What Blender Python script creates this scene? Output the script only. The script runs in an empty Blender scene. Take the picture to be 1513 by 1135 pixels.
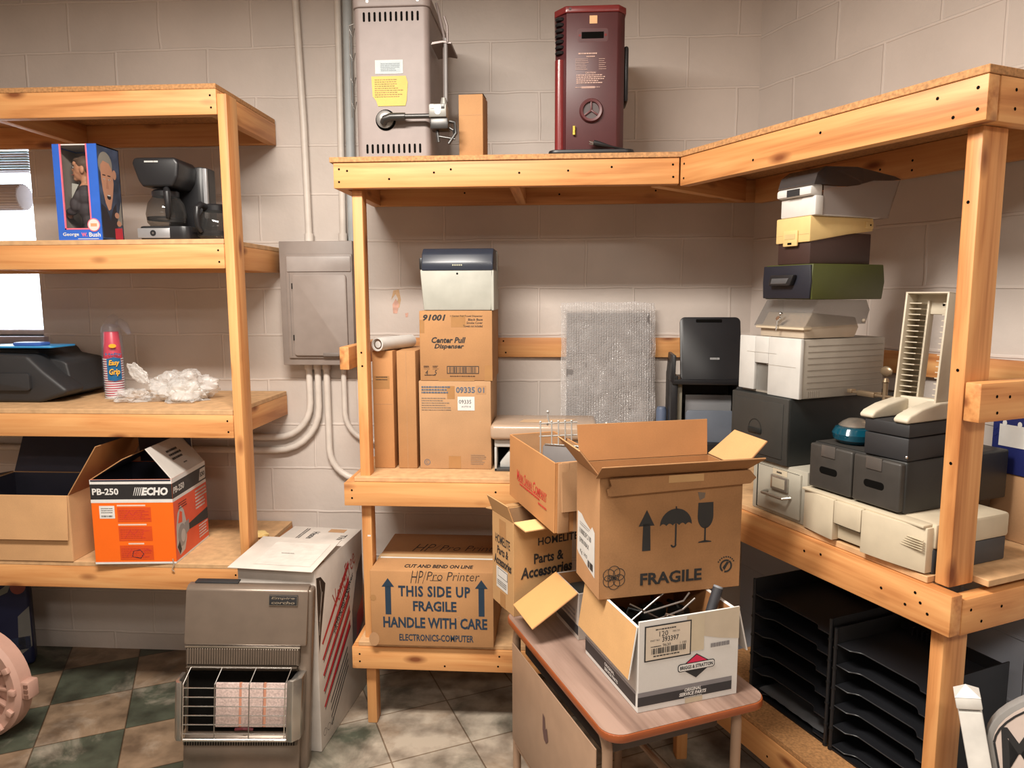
import bpy, bmesh, math, random
from mathutils import Matrix, Vector

SC = bpy.context.scene
COL = SC.collection
random.seed(7)
R = math.radians
PI = math.pi

# ------------------------------------------------------------------ camera, sky, lights, exposure
CAM_H = 1.686
YAW, PITCH, ROLL = .0650942, .1254968, .0036147
_f = Vector((-math.sin(YAW)*math.cos(PITCH), math.cos(YAW)*math.cos(PITCH), -math.sin(PITCH)))
_r = Vector((math.cos(YAW), math.sin(YAW), 0))
_d = _f.cross(_r)
_r2 = math.cos(ROLL)*_r + math.sin(ROLL)*_d
_d2 = -math.sin(ROLL)*_r + math.cos(ROLL)*_d
cam = bpy.data.cameras.new('camera')
cam.sensor_width = 36
cam.lens = 36*1062.09/1513
cam.clip_start = .05
camo = bpy.data.objects.new('camera', cam)
COL.objects.link(camo)
_m = Matrix((_r2, -_d2, -_f)).transposed().to_4x4()
_m.translation = (0, 0, CAM_H)
camo.matrix_world = _m
SC.camera = camo

W = bpy.data.worlds.new('sky')
SC.world = W
W.use_nodes = True
W.node_tree.nodes['Background'].inputs[0].default_value = (.86, .93, 1, 1)
W.node_tree.nodes['Background'].inputs[1].default_value = 3.2

def area(name, loc, sx, sy, power, col=(1, .93, .84), rot=(0, 0, 0)):
    l = bpy.data.lights.new(name, 'AREA')
    l.shape = 'RECTANGLE'; l.size = sx; l.size_y = sy; l.energy = power; l.color = col
    o = bpy.data.objects.new(name, l); COL.objects.link(o)
    o.location = loc; o.rotation_euler = rot
    return o
area('ceiling_tube_light', (-.75, 1.15, 3.0), 1.25, .35, 88)
area('ceiling_tube_light', (.9, -.7, 3.0), 1.25, .35, 32)  # unseen fixture behind the camera, added as general fill
area('ceiling_tube_light', (-1.3, -1.6, 3.0), 1.25, .35, 22)  # another unseen rear fixture, added for fill
SC.view_settings.view_transform = 'Standard'
SC.view_settings.look = 'None'
SC.view_settings.gamma = 1
SC.view_settings.use_curve_mapping = False
SC.view_settings.exposure = 0.72
SC.cycles.max_bounces = 8
SC.cycles.transparent_max_bounces = 16

# ------------------------------------------------------------------ materials
MATS = {}
def _new(name):
    m = bpy.data.materials.new(name); m.use_nodes = True
    nt = m.node_tree; b = nt.nodes['Principled BSDF']
    return m, nt, b
def N(nt, t, **kw):
    n = nt.nodes.new('ShaderNode'+t)
    for k, v in kw.items(): setattr(n, k, v)
    return n
def ramp(nt, stops):
    n = nt.nodes.new('ShaderNodeValToRGB'); e = n.color_ramp.elements
    while len(e) < len(stops): e.new(.5)
    for x, (p, c) in zip(e, stops):
        x.position = p; x.color = (*c, 1)
    return n
def plain(name, c, rough=.5, metal=0, var=.06, scale=18, bump=0, trans=0, alpha=1, coat=0):
    if name in MATS: return MATS[name]
    m, nt, b = _new(name); L = nt.links.new
    tc = N(nt, 'TexCoord'); no = N(nt, 'TexNoise'); no.inputs['Scale'].default_value = scale; no.inputs['Detail'].default_value = 4
    L(tc.outputs['Object'], no.inputs['Vector'])
    rp = ramp(nt, [(.3, tuple(max(0, x*(1-var)) for x in c)), (.7, tuple(min(1, x*(1+var)) for x in c))])
    L(no.outputs['Fac'], rp.inputs['Fac']); L(rp.outputs['Color'], b.inputs['Base Color'])
    b.inputs['Roughness'].default_value = rough; b.inputs['Metallic'].default_value = metal
    b.inputs['Transmission Weight'].default_value = trans; b.inputs['Alpha'].default_value = alpha
    b.inputs['Coat Weight'].default_value = coat
    if bump:
        bp = N(nt, 'Bump'); bp.inputs['Strength'].default_value = bump; bp.inputs['Distance'].default_value = .004
        L(no.outputs['Fac'], bp.inputs['Height']); L(bp.outputs['Normal'], b.inputs['Normal'])
    MATS[name] = m; return m
def glassy(name, c, clear=.75, rough=.08, bump=0, scale=40, tint=None):
    """thin clear or translucent film or sheet: part see-through, part glossy"""
    if name in MATS: return MATS[name]
    m, nt, b = _new(name); L = nt.links.new
    b.inputs['Base Color'].default_value = (*c, 1); b.inputs['Roughness'].default_value = rough
    b.inputs['Specular IOR Level'].default_value = .8
    tr = N(nt, 'BsdfTransparent'); tr.inputs[0].default_value = (*(tint or [min(1, .5+x*.5) for x in c]), 1)
    mx = N(nt, 'MixShader'); mx.inputs[0].default_value = clear
    L(b.outputs[0], mx.inputs[1]); L(tr.outputs[0], mx.inputs[2]); L(mx.outputs[0], nt.nodes['Material Output'].inputs[0])
    if bump:
        tc = N(nt, 'TexCoord'); no = N(nt, 'TexNoise'); no.inputs['Scale'].default_value = scale; no.inputs['Detail'].default_value = 3
        L(tc.outputs['Object'], no.inputs['Vector'])
        bp = N(nt, 'Bump'); bp.inputs['Strength'].default_value = bump; bp.inputs['Distance'].default_value = .01
        L(no.outputs['Fac'], bp.inputs['Height']); L(bp.outputs['Normal'], b.inputs['Normal'])
    MATS[name] = m; return m
def wood(name='pine', tones=((.40, .145, .040), (.60, .27, .092), (.70, .365, .14)), axis=0, rough=.55, knots=True):
    if name in MATS: return MATS[name]
    m, nt, b = _new(name); L = nt.links.new
    tc = N(nt, 'TexCoord'); oi = N(nt, 'ObjectInfo')
    mul = N(nt, 'VectorMath', operation='SCALE'); mul.inputs[0].default_value = (3.1, 2.3, 5.7); L(oi.outputs['Random'], mul.inputs['Scale'])
    add = N(nt, 'VectorMath', operation='ADD'); L(tc.outputs['Object'], add.inputs[0]); L(mul.outputs[0], add.inputs[1])
    mp = N(nt, 'Mapping'); s = [11, 11, 11]; s[axis] = .9; mp.inputs['Scale'].default_value = s
    L(add.outputs[0], mp.inputs['Vector'])
    no = N(nt, 'TexNoise'); no.inputs['Scale'].default_value = 1.6; no.inputs['Detail'].default_value = 5; no.inputs['Distortion'].default_value = .8
    L(mp.outputs[0], no.inputs['Vector'])
    mp2 = N(nt, 'Mapping'); s2 = [60, 60, 60]; s2[axis] = 1.5; mp2.inputs['Scale'].default_value = s2
    L(add.outputs[0], mp2.inputs['Vector'])
    n2 = N(nt, 'TexNoise'); n2.inputs['Scale'].default_value = 1.5; n2.inputs['Detail'].default_value = 2
    L(mp2.outputs[0], n2.inputs['Vector'])
    mixf = N(nt, 'Math', operation='MULTIPLY_ADD'); mixf.inputs[1].default_value = .3; L(n2.outputs['Fac'], mixf.inputs[0])
    sub = N(nt, 'Math', operation='SUBTRACT'); sub.inputs[1].default_value = .15; L(no.outputs['Fac'], sub.inputs[0]); L(sub.outputs[0], mixf.inputs[2])
    rp = ramp(nt, [(.28, tones[0]), (.46, tones[1]), (.68, tones[2])])
    L(mixf.outputs[0], rp.inputs['Fac'])
    col = rp.outputs['Color']
    if knots:
        mp3 = N(nt, 'Mapping'); s3 = [10, 10, 10]; s3[axis] = 3.8; mp3.inputs['Scale'].default_value = s3
        L(add.outputs[0], mp3.inputs['Vector'])
        vo = N(nt, 'TexVoronoi'); vo.inputs['Scale'].default_value = 1; vo.inputs['Randomness'].default_value = 1
        L(mp3.outputs[0], vo.inputs['Vector'])
        kr = ramp(nt, [(.06, (1, 1, 1)), (.2, (0, 0, 0))]); L(vo.outputs['Distance'], kr.inputs['Fac'])
        mx = N(nt, 'Mix', data_type='RGBA'); L(kr.outputs['Color'], mx.inputs['Factor'])
        L(col, mx.inputs['A']); mx.inputs['B'].default_value = (.20, .058, .016, 1)
        col = mx.outputs['Result']
    L(col, b.inputs['Base Color']); b.inputs['Roughness'].default_value = rough
    MATS[name] = m; return m
def card(name='cardboard', c=(.42, .215, .088), var=.12):
    if name in MATS: return MATS[name]
    m, nt, b = _new(name); L = nt.links.new
    tc = N(nt, 'TexCoord'); no = N(nt, 'TexNoise'); no.inputs['Scale'].default_value = 7; no.inputs['Detail'].default_value = 6
    L(tc.outputs['Object'], no.inputs['Vector'])
    n2 = N(nt, 'TexNoise'); n2.inputs['Scale'].default_value = 220
    L(tc.outputs['Object'], n2.inputs['Vector'])
    ad = N(nt, 'Math', operation='MULTIPLY_ADD'); ad.inputs[1].default_value = .35; L(n2.outputs['Fac'], ad.inputs[0]); L(no.outputs['Fac'], ad.inputs[2])
    rp = ramp(nt, [(.42, tuple(x*(1-var) for x in c)), (.95, tuple(min(1, x*(1+var)) for x in c))])
    L(ad.outputs[0], rp.inputs['Fac']); L(rp.outputs['Color'], b.inputs['Base Color'])
    b.inputs['Roughness'].default_value = .8
    bp = N(nt, 'Bump'); bp.inputs['Strength'].default_value = .15; bp.inputs['Distance'].default_value = .01
    L(no.outputs['Fac'], bp.inputs['Height']); L(bp.outputs['Normal'], b.inputs['Normal'])
    MATS[name] = m; return m
def block_wall(name, ox, oz, c=(.63, .555, .50), low=None, low_z=.75):
    m, nt, b = _new(name); L = nt.links.new
    tc = N(nt, 'TexCoord'); sp = N(nt, 'SeparateXYZ'); L(tc.outputs['Object'], sp.inputs[0])
    wob = N(nt, 'TexNoise'); wob.inputs['Scale'].default_value = 5; L(tc.outputs['Object'], wob.inputs['Vector'])
    def sh(sock, off):
        a = N(nt, 'Math', operation='MULTIPLY_ADD'); a.inputs[1].default_value = .016; L(wob.outputs['Fac'], a.inputs[0])
        a2 = N(nt, 'Math', operation='ADD'); a2.inputs[1].default_value = -off-.008; L(sock, a2.inputs[0]); L(a2.outputs[0], a.inputs[2]); return a.outputs[0]
    cb = N(nt, 'CombineXYZ'); L(sh(sp.outputs['X'], ox), cb.inputs[0]); L(sh(sp.outputs['Z'], oz), cb.inputs[1])
    br = N(nt, 'TexBrick'); br.inputs['Scale'].default_value = 1; br.inputs['Mortar Size'].default_value = .006; br.inputs['Mortar Smooth'].default_value = .45
    br.inputs['Brick Width'].default_value = .4064; br.inputs['Row Height'].default_value = .2032; br.inputs['Bias'].default_value = 0
    br.inputs['Color1'].default_value = (*c, 1); br.inputs['Color2'].default_value = (*[x*.95 for x in c], 1); br.inputs['Mortar'].default_value = (*[min(1, x*1.07) for x in c], 1)
    L(cb.outputs[0], br.inputs['Vector'])
    col = br.outputs['Color']
    st = N(nt, 'TexNoise'); st.inputs['Scale'].default_value = 2.2; st.inputs['Detail'].default_value = 7; L(tc.outputs['Object'], st.inputs['Vector'])
    srp = ramp(nt, [(.35, (.86, .86, .86)), (.65, (1, 1, 1))]); L(st.outputs['Fac'], srp.inputs['Fac'])
    mx = N(nt, 'Mix', data_type='RGBA', blend_type='MULTIPLY'); mx.inputs['Factor'].default_value = 1
    L(col, mx.inputs['A']); L(srp.outputs['Color'], mx.inputs['B']); col = mx.outputs['Result']
    if low:
        gt = N(nt, 'Math', operation='LESS_THAN'); gt.inputs[1].default_value = low_z; L(sp.outputs['Z'], gt.inputs[0])
        m2 = N(nt, 'Mix', data_type='RGBA'); L(gt.outputs[0], m2.inputs['Factor']); L(col, m2.inputs['A']); m2.inputs['B'].default_value = (*low, 1); col = m2.outputs['Result']
    L(col, b.inputs['Base Color']); b.inputs['Roughness'].default_value = .5
    # raised joints and lumpy paint
    fine = N(nt, 'TexNoise'); fine.inputs['Scale'].default_value = 34; fine.inputs['Detail'].default_value = 4; L(tc.outputs['Object'], fine.inputs['Vector'])
    f2 = N(nt, 'Math', operation='MULTIPLY'); f2.inputs[1].default_value = .35; L(fine.outputs['Fac'], f2.inputs[0])
    sm = N(nt, 'Math', operation='ADD'); L(br.outputs['Fac'], sm.inputs[0]); L(f2.outputs[0], sm.inputs[1])
    bp = N(nt, 'Bump'); bp.inputs['Strength'].default_value = .55; bp.inputs['Distance'].default_value = .006
    L(sm.outputs[0], bp.inputs['Height']); L(bp.outputs['Normal'], b.inputs['Normal'])
    MATS[name] = m; return m
WA_ = .4604884                                       # the tiles lie square to the right wall
def floor_mat():
    m, nt, b = _new('worn_floor_tiles'); L = nt.links.new
    tc = N(nt, 'TexCoord'); mp = N(nt, 'CombineXYZ'); mp.inputs[2].default_value = .455
    for k, (dv, o0) in enumerate((((math.cos(WA_), math.sin(WA_), 0), -.697), ((math.sin(WA_), -math.cos(WA_), 0), -3.008))):
        dt = N(nt, 'VectorMath', operation='DOT_PRODUCT'); dt.inputs[1].default_value = dv; L(tc.outputs['Object'], dt.inputs[0])
        su = N(nt, 'Math', operation='SUBTRACT'); su.inputs[1].default_value = o0-30*.3048; L(dt.outputs['Value'], su.inputs[0]); L(su.outputs[0], mp.inputs[k])
    ck = N(nt, 'TexChecker'); ck.inputs['Scale'].default_value = 1/.3048
    ck.inputs['Color1'].default_value = (.072, .08, .055, 1); ck.inputs['Color2'].default_value = (.25, .17, .108, 1)
    L(mp.outputs[0], ck.inputs['Vector'])
    no = N(nt, 'TexNoise'); no.inputs['Scale'].default_value = 3.3; no.inputs['Detail'].default_value = 9; no.inputs['Roughness'].default_value = .62; no.inputs['Distortion'].default_value = .6
    L(tc.outputs['Object'], no.inputs['Vector'])
    sx = N(nt, 'SeparateXYZ'); L(tc.outputs['Object'], sx.inputs[0])
    wr = N(nt, 'MapRange'); wr.inputs[1].default_value = -1.25; wr.inputs[2].default_value = -.55; wr.inputs[3].default_value = -.06; wr.inputs[4].default_value = .2; L(sx.outputs[0], wr.inputs[0])
    ad = N(nt, 'Math', operation='ADD'); L(no.outputs['Fac'], ad.inputs[0]); L(wr.outputs[0], ad.inputs[1])
    rp = ramp(nt, [(.48, (0, 0, 0)), (.7, (.9, .9, .9))]); L(ad.outputs[0], rp.inputs['Fac'])
    mx = N(nt, 'Mix', data_type='RGBA'); L(rp.outputs['Color'], mx.inputs['Factor']); L(ck.outputs['Color'], mx.inputs['A']); mx.inputs['B'].default_value = (.47, .40, .32, 1)
    n2 = N(nt, 'TexNoise'); n2.inputs['Scale'].default_value = 9; n2.inputs['Detail'].default_value = 8; L(tc.outputs['Object'], n2.inputs['Vector'])
    r2 = ramp(nt, [(.34, (.30, .27, .25)), (.6, (1, 1, 1))]); L(n2.outputs['Fac'], r2.inputs['Fac'])
    m2 = N(nt, 'Mix', data_type='RGBA', blend_type='MULTIPLY'); m2.inputs['Factor'].default_value = .8; L(mx.outputs['Result'], m2.inputs['A']); L(r2.outputs['Color'], m2.inputs['B'])
    br = N(nt, 'TexBrick'); br.offset = 0; br.inputs['Scale'].default_value = 1; br.inputs['Brick Width'].default_value = .3048; br.inputs['Row Height'].default_value = .3048; br.inputs['Mortar Size'].default_value = .003
    br.inputs['Color1'].default_value = br.inputs['Color2'].default_value = (1, 1, 1, 1); br.inputs['Mortar'].default_value = (.45, .38, .32, 1)
    L(mp.outputs[0], br.inputs['Vector'])
    m3 = N(nt, 'Mix', data_type='RGBA', blend_type='MULTIPLY'); m3.inputs['Factor'].default_value = 1; L(m2.outputs['Result'], m3.inputs['A']); L(br.outputs['Color'], m3.inputs['B'])
    L(m3.outputs['Result'], b.inputs['Base Color']); b.inputs['Roughness'].default_value = .55
    return m

PINE = wood()
PINEZ = wood('pine_upright', axis=2)
OSB = plain('chipboard', (.44, .22, .085), .75, var=.3, scale=120)
DECK = plain('plywood_deck', (.56, .34, .17), .7, var=.15, scale=30)
CARD = card()
CARDIN = card('cardboard_inside', (.38, .17, .06))
CARDL = card('cardboard_pale', (.54, .31, .13))
CARDD = card('cardboard_dull', (.42, .235, .115))
INK = plain('black_ink', (.02, .02, .022), .6)
BLUEINK = plain('blue_ink', (.02, .05, .11), .6)
REDINK = plain('red_ink', (.55, .035, .03), .6)
WHITE = plain('white_paint', (.68, .67, .65), .45)
PAPER = plain('paper_label', (.60, .585, .555), .7)
TAPE = plain('packing_tape', (.38, .20, .08), .25)
CHROME = plain('chrome', (.75, .74, .72), .22, 1)
STEEL = plain('dull_steel', (.35, .33, .31), .4, 1)
BLACK = plain('black_plastic', (.014, .014, .016), .38)
BLACKM = plain('black_satin', (.022, .022, .024), .55)
HOLE = plain('dark_hole', (.006, .0055, .005), 1); HOLE.node_tree.nodes['Principled BSDF'].inputs['Specular IOR Level'].default_value = 0

# ------------------------------------------------------------------ mesh building
FONTCACHE = {}
def text_geo(s, bold=0.0, shear=0.0, small=1.0, sp=1.0):
    k = (s, bold, shear, small, sp)
    if k in FONTCACHE: return FONTCACHE[k]
    cu = bpy.data.curves.new('t', 'FONT'); cu.body = s; cu.size = 1; cu.resolution_u = 2; cu.offset = bold; cu.shear = shear
    cu.align_x = 'LEFT'; cu.space_line = .85; cu.space_character = sp
    if small != 1:
        cu.small_caps_scale = small
        for i, ch in enumerate(s):
            if ch.islower(): cu.body_format[i].use_small_caps = True
    o = bpy.data.objects.new('t', cu); COL.objects.link(o)
    dg = bpy.context.evaluated_depsgraph_get(); dg.update()
    me = bpy.data.meshes.new_from_object(o.evaluated_get(dg))
    vs = [(v.co.x, v.co.y) for v in me.vertices]; fs = [tuple(p.vertices) for p in me.polygons]
    bpy.data.objects.remove(o); bpy.data.curves.remove(cu); bpy.data.meshes.remove(me)
    FONTCACHE[k] = (vs, fs); return vs, fs
def fr(o, right=(1, 0, 0), up=(0, 0, 1)):
    r = Vector(right).normalized(); u = Vector(up).normalized(); n = r.cross(u)
    m = Matrix((r, u, n)).transposed().to_4x4(); m.translation = Vector(o); return m
FRONT = lambda x, z, y=0: fr((x, y, z))                                   # a face looking towards -y
class MB:
    def __init__(s, M=None): s.v = []; s.f = []; s.mi = []; s.m = []; s.M = M or Matrix()
    def add(s, vs, fs, mat, M=None):
        T = s.M @ M if M is not None else s.M
        o = len(s.v); s.v += [tuple(T @ Vector(p)) for p in vs]
        if mat not in s.m: s.m.append(mat)
        k = s.m.index(mat)
        for f in fs: s.f.append(tuple(i+o for i in f)); s.mi.append(k)
        return s
    def bm(s, b, mat, M=None):
        b.verts.ensure_lookup_table(); b.verts.index_update()
        s.add([v.co[:] for v in b.verts], [[v.index for v in f.verts] for f in b.faces], mat, M); b.free(); return s
    def bx(s, lo, hi, mat, bev=0, seg=2, M=None):
        lo, hi = [min(p) for p in zip(lo, hi)], [max(p) for p in zip(lo, hi)]
        b = bmesh.new(); bmesh.ops.create_cube(b, size=1)
        d = [hi[i]-lo[i] for i in range(3)]
        for v in b.verts: v.co = Vector([(lo[i]+hi[i])/2+v.co[i]*d[i] for i in range(3)])
        if bev: bmesh.ops.bevel(b, geom=b.edges[:], offset=min(bev, min(map(abs, d))*.49), segments=seg, affect='EDGES', profile=.5)
        return s.bm(b, mat, M)
    def prism(s, pts, a, b_, mat, axis='y', bev=0, seg=2, M=None):
        """extrude a 2D outline along an axis: y takes (x,z), z takes (x,y), x takes (y,z)"""
        f3 = {'y': lambda p, t: (p[0], t, p[1]), 'z': lambda p, t: (p[0], p[1], t), 'x': lambda p, t: (t, p[0], p[1])}[axis]
        n = len(pts); b = bmesh.new()
        A = [b.verts.new(f3(p, a)) for p in pts]; B = [b.verts.new(f3(p, b_)) for p in pts]
        b.faces.new(A); b.faces.new(B[::-1])
        for i in range(n): b.faces.new((A[i], B[i], B[(i+1) % n], A[(i+1) % n]))
        bmesh.ops.recalc_face_normals(b, faces=b.faces[:])
        if bev: bmesh.ops.bevel(b, geom=b.edges[:], offset=bev, segments=seg, affect='EDGES', profile=.5, clamp_overlap=True)
        return s.bm(b, mat, M)
    def poly(s, pts, mat, M, z=.0006): return s.add([(p[0], p[1], z) for p in pts], [tuple(range(len(pts)))], mat, M)
    def rect(s, cx, cy, w, h, mat, M, z=.0006): return s.poly([(cx-w/2, cy-h/2), (cx+w/2, cy-h/2), (cx+w/2, cy+h/2), (cx-w/2, cy+h/2)], mat, M, z)
    def ring(s, cx, cy, r, t, mat, M, a0=0, a1=2*PI, n=28, z=.0007, sy=1):
        vs = []; fs = []
        for i in range(n+1):
            a = a0+(a1-a0)*i/n
            vs += [(cx+r*math.cos(a), cy+sy*r*math.sin(a), z), (cx+(r-t)*math.cos(a), cy+sy*(r-t)*math.sin(a), z)]
            if i: fs.append((2*i-2, 2*i, 2*i+1, 2*i-1))
        return s.add(vs, fs, mat, M)
    def disc(s, cx, cy, r, mat, M, n=20, z=.0006, sy=1): return s.poly([(cx+r*math.cos(2*PI*i/n), cy+sy*r*math.sin(2*PI*i/n)) for i in range(n)], mat, M, z)
    def stroke(s, pts, w, mat, M, z=.0008):
        for a, b in zip(pts, pts[1:]):
            d = Vector((b[0]-a[0], b[1]-a[1])); 
            if d.length < 1e-6: continue
            n = Vector((-d.y, d.x)).normalized()*w/2
            s.add([(a[0]+n.x, a[1]+n.y, z), (a[0]-n.x, a[1]-n.y, z), (b[0]-n.x, b[1]-n.y, z), (b[0]+n.x, b[1]+n.y, z)], [(0, 1, 2, 3)], mat, M)
        return s
    def text(s, t, w, h, mat, M, bold=0.0, shear=0.0, z=.0009, cx=0, cy=0, small=1.0, sp=1.0):
        vs, fs = text_geo(t, bold, shear, small, sp)
        x0 = min(v[0] for v in vs); x1 = max(v[0] for v in vs); y0 = min(v[1] for v in vs); y1 = max(v[1] for v in vs)
        return s.add([(cx+((x-x0)/(x1-x0)-.5)*w, cy+((y-y0)/(y1-y0)-.5)*h, z) for x, y in vs], fs, mat, M)
    def lines(s, cx, cy, w, h, n, mat, M, fill=.45, seed=1, z=.0019):
        """small unreadable print: rows of short broken dashes"""
        rn = random.Random(seed)
        for i in range(n):
            y = cy+h/2-(i+.5)*h/n; x = cx-w/2; end = cx+w/2-rn.random()*w*.3
            while x < end:
                l = w*(.03+.07*rn.random()); s.rect(min(x+l/2, end), y, l, h/n*fill, mat, M, z=z); x += l+w*.018
        return s
    def bars(s, cx, cy, w, h, mat, M, n=30, seed=3):
        rn = random.Random(seed); x = cx-w/2; u = w/n
        while x < cx+w/2-u:
            l = u*rn.choice((.4, .7, 1.1)); s.rect(x+l/2, cy, l, h, mat, M, z=.001); x += l+u*rn.choice((.4, .6, 1))
        return s
    def tube(s, pts, r, mat, n=10, M=None, cap=True):
        pts = [Vector(p) for p in pts]; vs = []; fs = []
        rr = r if isinstance(r, (list, tuple)) else [r]*len(pts)
        t = (pts[1]-pts[0]).normalized(); u = t.orthogonal().normalized()
        for i, p in enumerate(pts):
            tt = (pts[min(i+1, len(pts)-1)]-pts[max(i-1, 0)]).normalized()
            u = (u-tt*u.dot(tt)).normalized(); w = tt.cross(u)
            for k in range(n):
                a = 2*PI*k/n; vs.append(tuple(p+(u*math.cos(a)+w*math.sin(a))*rr[i]))
        for i in range(len(pts)-1):
            for k in range(n): fs.append((i*n+k, i*n+(k+1) % n, (i+1)*n+(k+1) % n, (i+1)*n+k))
        if cap: fs.append(tuple(range(n-1, -1, -1))); fs.append(tuple(range((len(pts)-1)*n, len(pts)*n)))
        return s.add(vs, fs, mat, M)
    def lathe(s, prof, mat, n=32, M=None, sx=1, sy=1):
        vs = []; fs = []; m = len(prof)
        for k in range(n):
            a = 2*PI*k/n
            for r, z in prof: vs.append((r*math.cos(a)*sx, r*math.sin(a)*sy, z))
        for k in range(n):
            for i in range(m-1): fs.append((k*m+i, ((k+1) % n)*m+i, ((k+1) % n)*m+i+1, k*m+i+1))
        return s.add(vs, fs, mat, M)
    def ball(s, c, r, mat, M=None, n=14, sc=(1, 1, 1)):
        b = bmesh.new(); bmesh.ops.create_uvsphere(b, u_segments=n, v_segments=max(6, n//2), radius=r)
        for v in b.verts: v.co = Vector((v.co.x*sc[0]+c[0], v.co.y*sc[1]+c[1], v.co.z*sc[2]+c[2]))
        return s.bm(b, mat, M)
    def nails(s, pts, M, r=.004):
        for x, y in pts: s.disc(x, y, r, HOLE, M, 8)
        return s
    def build(s, name, parent=None, label=None, loc=None, rotz=0, ang=32, rot=None):
        me = bpy.data.meshes.new(name); me.from_pydata(s.v, [], s.f); me.update()
        for m in s.m: me.materials.append(m)
        me.polygons.foreach_set('material_index', s.mi); me.polygons.foreach_set('use_smooth', [True]*len(s.f))
        me.set_sharp_from_angle(angle=R(ang))
        o = bpy.data.objects.new(name, me); COL.objects.link(o)
        if parent is not None: o.parent = parent
        if loc is not None: o.location = loc
        if rot is not None: o.rotation_euler = rot
        elif rotz: o.rotation_euler = (0, 0, rotz)
        if label: o['label'] = label
        return o
def arc(c, r, a0, a1, n=8, ax='xz'):
    out = []
    for i in range(n+1):
        a = R(a0+(a1-a0)*i/n); p, q = c[0]+r*math.cos(a), c[1]+r*math.sin(a)
        out.append((p, q))
    return out
def rrect(w, h, r, n=4, cx=0, cy=0):
    o = []
    for x, y, a in ((w/2-r, h/2-r, 0), (-w/2+r, h/2-r, 90), (-w/2+r, -h/2+r, 180), (w/2-r, -h/2+r, 270)): o += arc((cx+x, cy+y), r, a, a+90, n)
    return o
def thing(name, label, cat, loc=(0, 0, 0), rotz=0, group=None, rot=None):
    o = bpy.data.objects.new(name, None); COL.objects.link(o); o.empty_display_size = .05
    o.location = loc; o.rotation_euler = rot if rot else (0, 0, rotz)
    o['label'] = label; o['category'] = cat
    if group: o['group'] = group
    return o
def tag(o, label, cat, group=None):
    o['label'] = label; o['category'] = cat
    if group: o['group'] = group
    return o
def struct(o): o['kind'] = 'structure'; return o

# ------------------------------------------------------------------ room frame
BACK = 3.14
WA = .4604884
CORNER = Vector((.817, BACK, 0))
WD = Vector((math.sin(WA), -math.cos(WA), 0))      # along the right wall towards the viewer
VD = Vector((math.cos(WA), math.sin(WA), 0))       # into the right wall
RW = math.atan2(WD.y, WD.x)
def U(u, w, z): return CORNER+WD*u-VD*w+Vector((0, 0, z))
def CP(p0, p1):                                      # place by the two front corners of a front face
    m = ((p0[0]+p1[0])/2, (p0[1]+p1[1])/2); return m, math.atan2(p1[1]-p0[1], p1[0]-p0[0]), math.hypot(p1[0]-p0[0], p1[1]-p0[1])
# ------------------------------------------------------------------ the room
ZC = 3.05
WB = block_wall('painted_blocks_back', .32, .0859)
WR_ = block_wall('painted_blocks_right', .60, .076, low=(.42, .45, .52), low_z=.77)
WP = plain('painted_wall', (.42, .35, .30), .6)
CEILM = plain('ceiling_tile', (.72, .70, .66), .8)
fl = MB(); fl.bx((-3.8, -3.3, -.1), (4.6, 3.5, 0), floor_mat()); struct(fl.build('floor'))
ce = MB(); ce.bx((-3.8, -3.3, ZC), (4.6, 3.5, ZC+.1), CEILM); struct(ce.build('ceiling'))
# back wall with a window opening at its left end
wx0, wx1, wz0, wz1 = -3.2, -2.345, 1.50, 2.40
wb = MB()
wb.bx((-3.7, 0, 0), (wx0, .2, ZC), WB); wb.bx((wx1, 0, 0), (.95, .2, ZC), WB)
wb.bx((wx0, 0, 0), (wx1, .2, wz0), WB); wb.bx((wx0, 0, wz1), (wx1, .2, ZC), WB)
STN = plain('peeled_paint_ochre', (.56, .36, .20), .7, var=.2, scale=40); STP = plain('peeled_paint_pink', (.62, .36, .28), .7, var=.2, scale=40)
wb.poly([(-.735, 1.66), (-.725, 1.70), (-.70, 1.705), (-.692, 1.66), (-.70, 1.625), (-.715, 1.63), (-.705, 1.665), (-.715, 1.685)], STN, FRONT(0, 0), .0008); wb.poly([(-.73, 1.64), (-.715, 1.665), (-.70, 1.64), (-.71, 1.60), (-.728, 1.60)], STP, FRONT(0, 0), .001); wb.poly([(-.675, 1.60), (-.66, 1.603), (-.663, 1.585), (-.672, 1.583)], STP, FRONT(0, 0), .001)
struct(wb.build('wall_back', loc=(0, BACK, 0)))
wr = MB(); wr.bx((-.15, 0, 0), (6.95, .2, ZC), WR_)
struct(wr.build('wall_right', loc=CORNER, rotz=RW))
wl = MB(); wl.bx((-3.7, -3.2, 0), (-3.5, 3.3, ZC), WP); struct(wl.build('wall_left'))
wf = MB(); wf.bx((-3.7, -3.3, 0), (4.5, -3.1, ZC), WP); struct(wf.build('wall_front'))
# window: frame, glass, sill, slatted blind gathered at its top
FRM = plain('window_frame_paint', (.62, .58, .62), .5)
GLASS = glassy('window_glass', (.9, .95, 1), .93, .02)
win = MB()
for a, b in (((wx0, wz0), (wx0+.03, wz1)), ((wx1-.022, wz0), (wx1, wz1)), ((wx0, wz1-.03), (wx1, wz1)), ((wx0, wz0), (wx1, wz0+.025))):
    win.bx((a[0], BACK+.09, a[1]), (b[0], BACK+.14, b[1]), FRM, .004)
wo = struct(win.build('window_1'))
g = MB(); g.bx((wx0+.02, BACK+.112, wz0+.02), (wx1-.02, BACK+.118, wz1-.02), GLASS); g.build('pane', wo)
s = MB(); s.bx((wx0-.02, BACK-.03, wz0-.035), (wx1+.02, BACK+.1, wz0), plain('sill_paint', (.42, .37, .42), .5), .006); s.build('sill', wo)
BL = plain('blind_slats', (.62, .56, .55), .5)
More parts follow.
